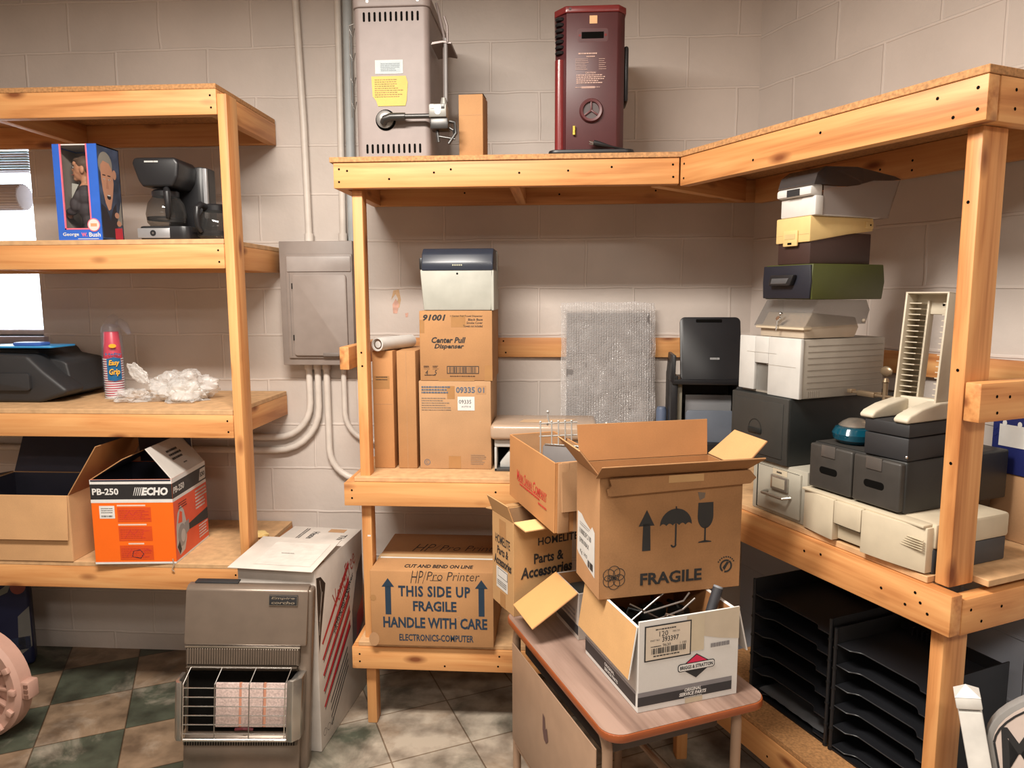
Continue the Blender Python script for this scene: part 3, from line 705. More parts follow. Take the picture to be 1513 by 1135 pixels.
wrap(b, 0, .008, WHITE); wrap(b, .244, .257, WHITE); wrap(b, .257, .317, CBLK); wrap(b, .317, h, WHITE)
M = FRONT(0, .288)
b.text('PB-250', .10, .026, WHITE, M, .03, cx=-.098)
b.text('ECHO', .10, .032, WHITE, M, .05, .15, cx=.09)
for i in range(5): b.poly([(.007+i*.0075, -.016), (.0085+i*.008, -.016), (.019+i*.0075, .016), (.0155+i*.0075, .016)], WHITE, M, .001)
M = FRONT(0, 0)
b.rect(-.097, .207, .058, .05, WHITE, M); b.lines(-.097, .214, .044, .024, 3, INK, M, .25); b.bars(-.097, .191, .046, .007, INK, M)
for i, z in enumerate((.197, .121, .045)):
    b.rect(.006, z, .128, .058, ORD, M, .0007); b.rect(-.004+(.0 if i < 2 else .01), z+.036, .108 if i < 2 else .06, .006, plain('print_pale', (.75, .55, .45), .5), M); b.lines(.006, z, .115, .04, 5, REDINK, M, .2, 5+i)
    for q in ([(-.04, -.015), (-.02, .012), (-.005, -.004), (.01, .015)], [(.022, -.018), (.03, .01), (.055, .012)]): b.stroke([(x+.006, y+z) for x, y in q], .0018, REDINK, M, .0011)
b.stroke([(-.012, .03), (-.006, .052), (.02, .056), (.032, .04), (.02, .022), (-.012, .03)], .003, INK, M, .0012)
S = fr((w/2, d/2, 0), (0, 1, 0))
REDF = plain('carton_red_face', (.70, .085, .03), .45)
b.rect(0, .126, d, .236, REDF, S, .0006)
b.text('PB-250', .095, .026, PAPER, S, .03, .1, cx=-.10, cy=.287); b.poly([(.085, .264), (.148, .264), (.152, .31), (.10, .31)], PAPER, S, .0012); b.text('ECHO', .045, .02, CBLK, S, .05, .15, cx=.12, cy=.287, z=.0016)
b.lines(.095, .195, .11, .085, 6, PAPER, S, .5, 4); b.lines(.105, .055, .09, .06, 5, PAPER, S, .5, 8); b.lines(-.075, .215, .08, .03, 3, INK, S, .35, 9)
GM = plain('print_machine_grey', (.26, .25, .25), .45); GL = plain('print_machine_light', (.45, .43, .42), .45)
b.poly([(-.145, .06), (-.12, .02), (-.075, .03), (-.055, .07), (-.05, .13), (-.07, .19), (-.095, .215), (-.125, .19), (-.14, .14)], GL, S, .0010)
b.poly([(-.125, .15), (-.105, .195), (-.085, .185), (-.088, .145)], REDF, S, .0013); b.disc(-.095, .095, .035, GM, S, 20, .0013, 1.3); b.disc(-.085, .09, .02, GL, S, 16, .0015, 1.3); b.poly([(-.14, .06), (-.12, .08), (-.105, .04), (-.12, .024)], INK, S, .0014)
b.poly([(-.06, .105), (-.035, .12), (.155, .135), (.155, .085), (-.03, .095), (-.055, .09)], CBLK, S, .0012); b.poly([(-.07, .135), (-.03, .14), (-.03, .095), (-.065, .085)], GM, S, .0014)
b.build('body', eb)
def edeco(b):
    M = FRONT(0, 0); b.lines(.0, .085, .1, .055, 3, INK, M, .5, 12); b.lines(.02, .035, .03, .01, 1, INK, M, .5)
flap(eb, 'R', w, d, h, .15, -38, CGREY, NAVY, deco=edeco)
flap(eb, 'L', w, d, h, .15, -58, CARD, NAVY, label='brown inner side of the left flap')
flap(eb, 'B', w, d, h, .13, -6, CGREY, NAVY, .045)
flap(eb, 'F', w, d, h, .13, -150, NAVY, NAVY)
tw = MB(); tw.tube([(w/2-.012, -.004, .02), (w/2-.008, -.006, -.004), (w/2-.016, -.008, -.022), (w/2-.008, -.006, -.03)], .0022, plain('twine', (.35, .27, .2), .9), 6); tw.build('loose_tape_end', eb)
yp = thing('foam_scrap', 'small torn yellow foam scrap by the left unit post', 'scrap', (-1.275, 2.90, z4+.001))
crumple('foam', yp, (0, 0, 0), (.04, .03, .018), plain('yellow_foam', (.70, .50, .20), .8), .3, 3, 4, .6)

# ------------------------------------------------------------------ under the left shelves
DB = plain('bag_dark_blue', (.015, .02, .07), .45); DB2 = plain('bag_mid_blue', (.025, .04, .10), .45)
bx_ = thing('product_box', 'dark blue printed carton on the floor under the left shelves', 'box', (-2.45, 2.945, 0), R(30))
b = MB(); b.bx((-.35, 0, 0), (.06, .09, .44), DB, .018, 3); b.rect(-.1, .11, .3, .06, DB2, FRONT(0, 0)); b.poly([(-.24, .30), (-.05, .375), (.0, .41), (-.02, .36), (-.06, .345), (-.2, .28)], plain('print_grey_green', (.22, .23, .2), .5), FRONT(0, 0))
b.poly([(.0, .05), (.055, .09), (.055, .28), (.01, .24)], plain('print_grey', (.20, .20, .19), .5), FRONT(0, 0)); b.disc(.02, .38, .03, plain('print_coral', (.32, .09, .07), .5), FRONT(0, 0), 18, .0008, 1.2)
b.build('carton', bx_)
RLM = plain('faded_pink_plastic', (.47, .28, .22), .5); RLS = plain('faded_pink_shadow', (.36, .2, .15), .6)
rl = thing('hose_reel', 'round faded pink plastic reel standing on the floor at the left edge', 'reel', (-2.21, 2.45, .215), rot=(R(90), 0, R(-8)))
b = MB(); b.lathe([(0, .02), (.07, .02), (.085, .0), (.15, .0), (.16, .03), (.20, .035), (.215, .02), (.215, -.03), (.2, -.03), (.2, .01), (0, .0)], RLM, 48)
for i in range(14):
    a = 2*PI*i/14; Mx = Matrix.Rotation(a, 4, 'Z'); b.bx((.09, -.006, 0), (.158, .006, .028), RLS, .003, M=Mx); b.bx((.178, -.012, .03), (.205, .012, .046), RLM, .004, M=Mx)
b.build('disc', rl)
b = MB(); b.bx((.205, -.035, -.03), (.245, .035, .02), RLM, .008)
for k in (-1, 0, 1): b.bx((.226, k*.02-.006, .015), (.242, k*.02+.006, .0225), plain('reel_slot', (.2, .1, .07), .7))
b.build('rim_lug', rl)
# ------------------------------------------------------------------ on top of the L-shaped shelving
ZT = 2.1658
HG = plain('heater_pinkish_grey', (.25, .20, .185), .5, .0)
HGS = plain('heater_side_grey', (.20, .16, .15), .4, .2)
ph = thing('gas_heater', 'tall pinkish grey gas heater with a yellow tag, on top of the shelving', 'heater', (-.583, 2.585, ZT))
w, d, h = .264, .44, .50
b = MB(); b.prism(rrect(w, d, .022, 5, 0, d/2), 0, h, HG, 'z', .002, 1)
M = FRONT(0, 0)
for z in (.469, .028):
    for i in range(11):
        x = -.094+i*.0188; b.poly([(x+p[0], z+p[1]) for p in rrect(.0078, .032, .0038, 3)], HOLE, M)
b.disc(-.026, .125, .036, HOLE, M, 28); b.build('casing', ph)
b = MB(); b.prism(rrect(w+.01, d+.01, .028, 5, 0, d/2), h, h+.035, HG, 'z', .012, 3)
for x in (-.08, .095): b.disc(x, h+.018, .005, STEEL, FRONT(0, 0, -.0055), 12)
b.build('top_cover', ph)
b = MB(); b.rect(-.01, .303, .098, .046, plain('tag_pale', (.48, .50, .48), .6), M, .0012); b.rect(-.006, .302, .072, .034, plain('tag_blue_grey', (.36, .41, .43), .6), M, .0016); b.lines(-.006, .302, .066, .028, 5, plain('tag_print', (.2, .22, .23)), M, .3, z=.003); b.build('rating_sticker', ph, 'pale rectangular sticker')
YEL = plain('tag_yellow', (.52, .37, .075), .6)
b = MB(); b.poly([(-.073, .272), (.048, .272), (.055, .25), (.05, .19), (.045, .172), (-.052, .172), (-.058, .19), (-.07, .205)], YEL, M, .0020); b.lines(-.012, .232, .10, .064, 9, plain('tag_print_orange', (.25, .14, .02)), M, .3, 6, z=.0035); b.build('warning_tag', ph, 'torn yellow paper tag')
GUN = plain('gunmetal', (.075, .072, .07), .35, .7)
b = MB(); b.lathe([(0, -.02), (.027, -.02), (.03, .01), (.018, .016), (0, .016)], plain('elbow_steel', (.30, .29, .28), .35, .6), 24, Matrix.Translation((-.026, -.004, .125)) @ Matrix.Rotation(R(90), 4, 'X'))
b.tube([(-.03, -.018, .112), (-.022, -.03, .122), (.0, -.034, .128), (.05, -.034, .128)], .013, GUN, 12)
b.tube([(.04, -.034, .128), (.155, -.034, .128)], .0085, GUN, 12); b.build('gas_pipe', ph)
b = MB(); VG = plain('valve_grey', (.25, .24, .22), .4, .3)
b.bx((.137, -.062, .118), (.198, .0, .162), VG, .004); b.bx((.139, -.055, .08), (.203, .005, .118), GUN, .006); b.disc(.168, .136, .01, WHITE, FRONT(0, 0, -.0622), 14)
b.bx((.143, -.064, .145), (.155, -.058, .16), WHITE, .001); b.bx((.18, -.064, .145), (.192, -.058, .16), GUN, .001)
b.tube([(.16, -.03, .08), (.165, -.03, .04)], .006, GUN); b.tube([(.2, -.03, .11), (.222, -.03, .105), (.226, -.03, .07), (.20, -.03, .035)], .006, GUN); b.tube([(.2, -.03, .09), (.216, -.03, .08), (.222, -.03, .05), (.165, -.03, .06)], .004, GUN)
b.tube([(.183, -.02, .162), (.183, -.02, .19)], [.014, .008], VG); b.build('gas_valve', ph)
b = MB(); b.tube([(.188, .0, .18), (.188, .01, .395)], .007, plain('tube_grey', (.20, .185, .18), .5, .2)); b.tube([(.18, .02, .17), (.18, .03, .41), (.15, .06, .53)], .005, HGS); b.build('riser_tube', ph)
b = MB(); b.prism([(.137, .372), (.142, .382), (.178, .386), (.21, .38), (.208, .374), (.18, .379), (.146, .374)], .0, .16, HGS, 'y', .001, 1); b.tube([(.196, .0, .38), (.196, -.004, .43), (.186, -.004, .462)], .0045, HGS); b.build('side_bracket', ph)
b = MB(); xg = -.152
b.tube([(xg, .02, .45), (xg, .02, .14)], .002, STEEL, 6); b.tube([(xg+.016, .02, .455), (xg, .02, .45)], .002, STEEL, 6)
for i in range(4):
    z = .44-i*.082; b.tube([(xg, .02, z), (xg+.012, .02, z-.03), (xg+.018, .02, z)], .0018, STEEL, 6)
b.build('wire_guard', ph)

tb = thing('cardboard_box', 'narrow upright brown box between the two heaters on top', 'box', (-.311, 2.60, ZT), R(-4))
b = MB(); b.bx((-.043, 0, 0), (.043, .10, .21), CARD, .002); b.rect(0, .14, .086, .0012, CARDD, FRONT(0, 0)); b.build('carton', tb)
b = MB(); b.add([(-.012, .004, .211), (.044, .004, .212), (.042, .09, .214), (-.004, .08, .225)], [(0, 1, 2, 3)], plain('dark_flap', (.06, .05, .045), .6)); b.build('torn_flap', tb)

MAR = plain('heater_maroon', (.072, .017, .019), .42); MARB = plain('heater_maroon_gloss', (.18, .022, .022), .25); MARD = plain('dial_maroon', (.10, .026, .028), .45); MARL = plain('print_pinkish', (.52, .33, .27), .5)
mh = thing('kerosene_heater', 'dark maroon heater with a round three-spoke dial on top of the shelving', 'heater', (.106, 2.615, ZT))
b = MB(); b.prism(rrect(.30, .30, .03, 4, .005, .13), 0, .018, BLACK, 'z', .006); b.build('base_plate', mh)
b = MB(); b.prism([(-.085, .0), (.092, 0), (.105, .012), (.118, .03), (.118, .27), (-.122, .27), (-.122, .04), (-.085, .006)], .018, .475, MAR, 'z', .003)
M = FRONT(0, 0, .0)
b.poly([(-.062+.068+p[0], .40+p[1]) for p in rrect(.105, .044, .008)], plain('maroon_frame', (.10, .025, .026), .35), M, .0005); b.poly([(.006+p[0], .40+p[1]) for p in rrect(.101, .040, .007)], MAR, M, .001); b.rect(.006, .40, .076, .022, HOLE, M, .0014)
for x in (-.038, .05): b.disc(x, .40, .0045, MARB, M, 10, .0016)
b.rect(.008, .451, .026, .026, plain('sticker_orange', (.75, .42, .2), .5), M, .001)
b.lines(.0, .34, .085, .006, 1, MARL, M, .8, 2); b.lines(.0, .330, .03, .005, 1, MARL, M, .8, 3)
b.lines(-.03, .305, .045, .04, 7, MARL, M, .25, 4); b.lines(.04, .305, .024, .04, 6, MARL, M, .25, 5)
b.text('CAUTION', .036, .0062, MARL, M, .02, .2, cx=0, cy=.277); b.lines(.0, .256, .098, .032, 5, MARL, M, .55, 7); b.rect(-.008, .2285, .046, .006, MARL, M); b.lines(-.008, .2285, .09, .004, 1, MARL, M, .5, 8)
b.build('cabinet', mh)
b = MB(); b.prism([(-.085, -.003), (.095, -.003), (.122, .03), (.122, .275), (-.126, .275), (-.126, .045), (-.09, .0)], .475, .497, MARB, 'z', .008, 3)
b.disc(-.072, .487, .005, MAR, FRONT(0, 0, -.0035), 12); b.build('top_cap', mh)
b = MB(); b.tube([(-.106, .026, .022), (-.106, .026, .325)], .0175, MARB, 16); b.build('corner_column', mh)
for i in range(7):
    o = MB(); o.lathe([(0, 0), (.016, 0), (.019, .005), (.016, .010), (0, .010)], BLACK, 16, Matrix.Translation((-.105, .027, .345+i*.0185))); o.build('vent_fin', mh)
b = MB(); b.lathe([(.0, -.002), (.026, -.002), (.029, .012), (.037, .014), (.041, .006), (.041, 0)], MARD, 32, Matrix.Translation((.003, 0, .15)) @ Matrix.Rotation(R(90), 4, 'X'))
b.disc(.003, .15, .030, plain('dial_grey', (.085, .065, .065), .6), FRONT(0, 0, -.004), 28)
for a in (90, 215, 325): b.bx((0, -.010, -.003), (.030, -.004, .003), MARD, .001, M=Matrix.Translation((.003, 0, .15)) @ Matrix.Rotation(-R(a), 4, 'Y'))
b.build('dial', mh)
b = MB(); b.tube([(-.056, -.008, .068), (-.056, -.008, .098)], .005, plain('brass', (.6, .45, .08), .3, .6)); b.build('brass_plug', mh)
b = MB(); b.bx((.118, .05, .19), (.135, .16, .38), BLACK, .01); b.build('side_box', mh)
b = MB(); b.tube([(.012, -.022, .038), (.03, -.022, .034), (.075, -.016, .024), (.118, .01, .021), (.14, .05, .021)], [.010, .009, .004, .0035, .0035], BLACK); b.tube([(-.004, -.024, .043), (.012, -.022, .039)], .0025, CHROME, 6); b.tube([(-.004, -.02, .035), (.012, -.02, .034)], .0025, CHROME, 6); b.build('power_plug', mh)

# ------------------------------------------------------------------ middle shelf, left bay
def plainbox(name, label, x0, x1, y0, d, z0, z1, mat, deco=None, rot=0, cat='box', bev=.003):
    t = thing(name, label, cat, ((x0+x1)/2, y0, z0), rot)
    b = MB(); closed_box(b, x1-x0, d, z1-z0, mat, bev)
    if deco: deco(b, x1-x0, z1-z0, d)
    b.build('carton', t); return t
def seam(b, w, h, d): b.rect(w*.32, h/2, .0016, h, CARDD, FRONT(0, 0))
def nbx(b, w, h, d):
    b.rect(0, h*.55, w*.9, .0015, CARDD, FRONT(0, 0)); b.rect(-.004, h*.735, w*.75, .05, TAPE, FRONT(0, 0), .0005); b.lines(-.004, h*.77, w*.55, .02, 2, INK, FRONT(0, 0), .25)
plainbox('cardboard_box', 'narrow brown carton right beside the post, under the white tube', -.722, -.641, 2.735, .29, ZM, 1.467, card('cardboard_mid', (.47, .225, .085)), nbx)
plainbox('cardboard_box', 'narrow brown carton squeezed beside the 09335 carton', -.626, -.552, 2.735, .29, ZM, 1.467, CARD, lambda b, w, h, d: seam(b, 0, h, d))
tu = thing('mailing_tube', 'white cardboard tube lying on top of the two narrow cartons', 'tube', (-.692, 2.705, 1.4945), rot=(R(-90), 0, R(-22)))
b = MB(); b.lathe([(0, .006), (.020, .006), (.0215, 0), (.0265, 0), (.0265, .23), (.0, .23)], plain('tube_white', (.62, .60, .57), .5), 32); b.lathe([(.014, .0055), (.018, .0055), (.018, .004), (.014, .004)], STEEL, 24); b.build('tube', tu)
def d335(b, w, h, d):
    M = FRONT(0, 0); PB = plain('print_slate', (.10, .125, .17), .6)
    b.text('09335', .074, .024, PB, M, .03, cx=.042, cy=h-.035); b.text('01', .026, .022, PB, M, .02, cx=.102, cy=h-.035); b.rect(.102, h-.035, .04, .034, CARDD, M, .0004)
    b.lines(-.072, h-.034, .115, .032, 3, PB, M, .55, 3); b.lines(-.075, h-.09, .11, .055, 6, plain('print_faint', (.24, .19, .15), .6), M, .3, 5)
    b.rect(-.015, h-.045, .03, .05, TAPE, M, .0005)
    b.rect(.044, h-.088, .066, .054, WHITE, M, .0012); b.text('09335', .048, .015, INK, M, cx=.040, cy=h-.081, z=.0016); b.text('AUTO B', .036, .006, INK, M, cx=.044, cy=h-.10, z=.0016)
    b.rect(-.003, .027, .048, .048, TAPE, M, .0005); b.ring(-.112, .026, .012, .002, PB, M); b.ring(-.112, .026, .006, .0015, PB, M, R(40), R(330)); b.lines(.09, .038, .06, .042, 6, plain('print_faint', (.24, .19, .15)), M, .3, 7)
plainbox('cardboard_box', 'brown carton printed 09335 01 under the Center Pull carton', -.541, -.26, 2.735, .27, ZM, 1.351, card('cardboard_greyish', (.45, .26, .13)), d335)
def d91(b, w, h, d):
    M = FRONT(0, 0)
    b.text('91001', .088, .024, INK, M, .035, .25, cx=-.082, cy=h-.026)
    for i, (t, ww) in enumerate((('1 Center Pull Towel Dispenser', .125), ('Black Base', .056), ('Smoke Cover', .062), ('Towels not included', .075))): b.text(t, ww, .0085, INK, M, .01, .1, cx=.104-ww/2, cy=h-.021-i*.0125)
    b.text('Center Pull', .132, .023, INK, M, .03, .25, cx=-.028, cy=h-.112); b.text('Dispenser', .115, .023, INK, M, .03, .25, cx=-.026, cy=h-.138)
    for x in (-.115, -.08): b.lines(x, .055, .022, .008, 2, INK, M, .5, int(-x*100)); b.rect(x, .046, .024, .001, INK, M)
    b.text('4', .01, .018, INK, M, .0, .2, cx=-.115, cy=.032); b.text('5', .01, .018, INK, M, 0, .2, cx=-.08, cy=.032); b.lines(-.098, .022, .05, .005, 1, INK, M, .6, 5)
    b.rect(.026, .042, .124, .03, INK, M, .0006); b.rect(.026, .042, .118, .024, CARD, M, .0009); b.bars(.026, .042, .112, .023, INK, M, 40); b.lines(.026, .018, .1, .004, 1, INK, M, .6, 3)
    b.rect(.01, h-.04, .055, .045, TAPE, M, .0004); b.rect(-.13, h-.06, .018, .05, TAPE, M, .0004); b.rect(.125, .03, .03, .06, TAPE, M, .0004); b.rect(0, .004, .14, .01, TAPE, M, .0004)
plainbox('cardboard_box', 'brown carton printed 91001 Center Pull Dispenser', -.534, -.253, 2.735, .27, 1.352, 1.621, CARD, d91)
dp = thing('towel_dispenser', 'grey paper towel dispenser with a dark hood on top of the dispenser cartons', 'dispenser', (-.388, 2.735, 1.622))
b = MB(); GP = plain('dispenser_grey', (.42, .42, .37), .5, var=.1, scale=12)
b.prism([(-.128, 0), (.132, 0), (.142, .155), (-.140, .155)], .0, .20, GP, 'y', .006)
b.prism([(.0, .0), (.21, .0), (.215, .22), (.16, .23), (.16, .15), (.0, .15)], .132, .142, GP, 'x', .002); b.build('body', dp)
b = MB(); b.prism([(-.004, .150), (.2, .15), (.2, .235), (.035, .235), (.012, .215), (-.002, .18)], -.134, .14, plain('dispenser_hood', (.028, .034, .05), .3), 'x', .006)
b.bx((-.146, .02, .155), (-.132, .15, .20), BLACK, .004)
for i in range(5): b.disc(-.012+.008*i, .171, .0032, plain('hood_dots', (.4, .4, .3)), FRONT(0, 0, -.0045), 8)
b.build('hood', dp); b = MB(); b.disc(.003, .139, .004, HOLE, FRONT(0, 0), 10); b.build('keyhole', dp)

wd = thing('grey_printer', 'pale grey desktop machine with a dark front slot under the wrapped package', 'printer', (-.02, 2.705, ZM))
LG = plain('device_pale_grey', (.46, .46, .44), .5)
b = MB(); b.bx((-.225, .0, .095), (.2, .22, .126), LG, .005); b.bx((-.225, .0, 0), (-.216, .22, .095), LG, .002); b.bx((.17, 0, 0), (.2, .22, .095), LG, .003); b.bx((-.216, .06, 0), (.17, .22, .095), HOLE); b.bx((-.225, .0, 0), (.2, .22, .012), plain('device_dark', (.05, .05, .05)), .002); b.build('casing', wd)
b = MB(); b.prism([(-.205, .012), (-.205, .03), (-.16, .09), (-.15, .09), (-.15, .012)], .02, .055, LG, 'y', .002); b.build('paper_chute', wd)
wpk = thing('wrapped_package', 'flat package in glossy tan wrapping on the pale grey machine', 'package', (-.055, 2.68, ZM+.127))
b = MB(); b.bx((-.205, 0, 0), (.205, .25, .058), plain('tan_wrap', (.44, .32, .23), .22, bump=.4, scale=9), .016, 3); b.poly([(-.1, .07), (.06, .05), (.13, .15), (-.08, .13)], plain('tan_wrap_patch', (.58, .38, .22), .4), Matrix.Translation((0, 0, .058))); b.build('wrapping', wpk)

# bubble-wrapped board leaning on the wall
bw = thing('bubble_wrapped_board', 'board in silvery bubble wrap leaning against the back wall', 'wrapped board', (.207, 3.0, ZM+.004), rot=(R(-7.5), 0, R(-1)))
b = MB(); b.bx((-.175, .0, 0), (.175, .02, .60), plain('grey_board', (.13, .115, .11), .6), .004); b.build('board', bw)
BW = glassy('bubble_film', (.58, .55, .54), .48, .12, 0, 40, (1, 1, 1))
nt = BW.node_tree; pb_ = nt.nodes['Principled BSDF']
tc = N(nt, 'TexCoord'); mp = N(nt, 'Mapping'); mp.inputs['Scale'].default_value = (1, 1, 1.6); nt.links.new(tc.outputs['Object'], mp.inputs[0])
vo = N(nt, 'TexVoronoi'); vo.inputs['Scale'].default_value = 95; vo.inputs['Randomness'].default_value = .25; nt.links.new(mp.outputs[0], vo.inputs['Vector'])
bp = N(nt, 'Bump'); bp.inputs['Strength'].default_value = 1; bp.inputs['Distance'].default_value = .006; bp.invert = True; nt.links.new(vo.outputs['Distance'], bp.inputs['Height']); nt.links.new(bp.outputs['Normal'], pb_.inputs['Normal'])
from mathutils import noise as _ns
b = MB(); vs = []; fs = []; nx, nz = 26, 40
for j in range(nz+1):
    for i in range(nx+1):
        x = -.198+.396*i/nx; z = .645*j/nz
        e = max(abs(x)-.17, 0)/.028; top = max(z-.60, 0)/.04
        y = -.008+.012*e+.010*top+.012*_ns.noise(Vector((x*9, 0, z*7)))+.005*_ns.noise(Vector((x*30, 3, z*30)))
        vs.append((x+.005*_ns.noise(Vector((0, 1, z*12)))*(1 if e else 0), y, z+.008*_ns.noise(Vector((x*14, 2, 0)))*(1 if j == nz else 0)))
for j in range(nz):
    for i in range(nx): a = j*(nx+1)+i; fs.append((a, a+1, a+nx+2, a+nx+1))
b.add(vs, fs, BW); b.build('bubble_wrap', bw, ang=60)

# black printer
bpz = thing('inkjet_printer', 'black printer with its paper tray raised, in the corner', 'printer', (.585, 2.80, ZM), R(-3))
b = MB(); b.bx((-.135, .0, 0), (.135, .25, .10), BLACK, .008); b.bx((-.145, .03, .10), (-.118, .25, .36), BLACK, .006); b.bx((.105, .03, .10), (.135, .25, .335), BLACKM, .006); b.bx((-.118, .2, .1), (.105, .25, .34), plain('printer_well', (.05, .048, .042), .5)); b.build('body', bpz)
b = MB(); b.bx((-.117, .06, .10), (-.098, .2, .33), plain('printer_beige_strip', (.30, .28, .22), .5), .002); b.build('inner_guide', bpz)
b = MB(); b.prism([(-.15, .34), (-.14, .325), (.12, .325), (.12, .345), (-.13, .345), (-.128, .44), (-.142, .44)], .02, .2, BLACK, 'y', .004); b.build('top_frame', bpz)
b = MB(); b.prism([p for p in rrect(.235, .26, .02, 5, .01, .13)], -.008, .008, BLACK, 'y', .005, M=Matrix.Translation((0, .05, .335)) @ Matrix.Rotation(R(-17), 4, 'X'))
b.lines(.025, .09, .036, .01, 1, plain('logo_grey', (.3, .3, .3)), Matrix.Translation((0, .05, .335)) @ Matrix.Rotation(R(-17), 4, 'X') @ FRONT(0, 0, -.009), .8)
b.bx((-.045, -.012, .238), (.055, -.006, .25), HOLE, .002, M=Matrix.Translation((0, .05, .335)) @ Matrix.Rotation(R(-17), 4, 'X')); b.build('paper_tray', bpz)
b = MB(); b.bx((-.08, .10, .1), (.10, .104, .275), glassy('smoke_sheet', (.30, .30, .31), .25, .2), .001); b.build('clear_paper_guide', bpz)
b = MB(); b.prism(rrect(.185, .2, .014, 4, .005, .125), .016, .024, plain('slate_plastic', (.115, .135, .17), .45), 'y', .003); b.build('output_tray', bpz, 'slate blue output tray')
hub = thing('blue_canister', 'small blue canister left of the black printer', 'canister', (.425, 2.97, ZM)); b = MB(); b.lathe([(0, 0), (.02, 0), (.022, .2), (.017, .215), (0, .215)], plain('canister_blue', (.10, .13, .2), .4), 20); b.build('canister_body', hub)

# ------------------------------------------------------------------ low shelf: printer carton
def dhp(b, w, h, d):
    NV = plain('stencil_blue', (.012, .032, .06), .6); M = FRONT(-.003, 0); k = .00262
    def t(s, x0, x1, y0, y1, bold=.03, **kw): b.text(s, (x1-x0)*k, (y1-y0)*.0027, NV, M, bold, cx=((x0+x1)/2-635)*k, cy=(958-(y0+y1)/2)*.0027, **kw)
    t('THIS SIDE UP', 588, 692, 869, 885, sp=1.1); t('FRAGILE', 609, 672, 891, 906); t('HANDLE WITH CARE', 565, 716, 915, 931); t('ELECTRONICS-COMPUTER', 588, 696, 940, 950, .02)
    for xc in (573, 708):
        x = (xc-635)*k; b.poly([(x-.011, .125), (x+.011, .125), (x+.011, .235), (x-.011, .235)], NV, M); b.poly([(x-.024, .234), (x+.024, .234), (x, .268)], NV, M)
    b.text('HP/', .062, .05, INK, M, -.015, .35, cx=-.045, cy=.275); b.text('Pro Printer', .20, .034, INK, M, -.012, .25, cx=.085, cy=.28); b.rect(.02, .262, .045, .002, INK, M)
    b.ring(.105, .115, .01, .004, CARDD, M); b.disc(-.22, .025, .02, CARDD, M, 14, .0006, 1.4); b.disc(-.22, .19, .012, TAPE, M, 12, .0006)
    Tp = fr((0, 0, h), (1, 0, 0), (0, 1, 0))
    b.text('CUT AND BEND ON LINE', .262, .034, INK, Tp, .03, cx=.02, cy=.05)
    b.rect(0, .135, w*.96, .012, WHITE, Tp, .0007); b.rect(0, .15, w, .05, plain('clear_tape', (.55, .36, .19), .12), Tp, .0005)
    b.text('HP/', .11, .085, INK, Tp, -.02, .4, cx=-.06, cy=.25); b.text('Pro Printer', .27, .06, INK, Tp, -.015, .3, cx=.13, cy=.25)
    b.rect(0, .135, .012, .006, WHITE, FRONT(-w/2+.003, h), .001)
plainbox('cardboard_box', 'brown carton stencilled THIS SIDE UP on the low shelf', -.706, -.238, 2.553, .42, ZL+.001, .655, CARD, dhp, bev=.005)

# ------------------------------------------------------------------ big white carton and the standing heater
wbx = thing('white_carton', 'tall white carton with red stripes behind the brown heater', 'box', (-1.018, 2.435, 0), R(-5))
CW = plain('carton_white', (.58, .53, .48), .5, var=.12, scale=9); RD = plain('carton_red', (.50, .02, .035), .4)
w, d, h = .30, .47, .70
b = MB(); b.bx((-w/2, 0, 0), (w/2, d, h), CW, .004)
S = fr((w/2, d/2, 0), (0, 1, 0))
for i in range(5): b.poly([(-.20+.0, .16+i*.062), (-.19, .15+i*.062), (.075+.0*i, .345+i*.062), (.075, .375+i*.062)], RD, S)
for i in range(9): b.poly([(-.19, .115+i*.031), (-.19, .109+i*.031), (.08, .31+i*.031), (.08, .318+i*.031)], INK, S, .0005) if i % 2 else None
for i in range(4): b.poly([(-.14, .055+i*.03), (-.14, .046+i*.03), (.04, .19+i*.026), (.04, .2+i*.026)], INK, S, .0007)
b.poly([(.095, .2), (.225, .30), (.225, .60), (.16, .54), (.10, .40)], plain('carton_photo', (.10, .08, .085), .4), S); b.poly([(.14, .26), (.225, .32), (.225, .42), (.15, .36)], plain('carton_photo_red', (.25, .03, .04), .4), S, .0009)
b.text('Vent-Free', .24, .075, plain('carton_script_red', (.42, .09, .06), .5), fr((w/2, d/2+.03, .57), (0, .8, .42), (0, -.42, .8)), -.005, .3); b.text('Infrared Heater', .24, .022, INK, fr((w/2, d/2+.02, .485), (0, .8, .55), (0, -.55, .8)), .01)
b.text('PROPANE GAS', .2, .018, INK, fr((w/2, d/2, .45), (0, .8, .55), (0, -.55, .8)), .01)
b.poly([(-.225, .38), (-.15, .62), (-.19, .66), (-.228, .67)], CBLK, S); b.stroke([(-.22, .45), (-.19, .6), (-.2, .65)], .003, PAPER, S, .001); b.stroke([(-.215, .5), (-.18, .6)], .003, PAPER, S, .001)
for x in (-.2, -.165, -.13): b.ring(x, .06, .014, .002, GREYD, fr((w/2, d/2, 0), (0, 1, 0)))
Tp = fr((0, 0, h), (0, -1, 0), (1, 0, 0))
b.text('This side Up', .25, .034, INK, Tp, .01, cx=-.26, cy=.105); b.text('Heater', .09, .03, INK, Tp, .01, cx=-.36, cy=-.02); b.lines(-.38, -.07, .12, .02, 2, INK, Tp, .4)
b.rect(-.07, .12, .06, .05, TAPE, Tp, .0005); b.rect(-.43, .06, .04, .07, TAPE, Tp, .0005)
b.build('carton', wbx)
fp = MB(); Mx = Matrix.Translation((0, -.03, h+.006)) @ Matrix.Rotation(R(5), 4, 'X')
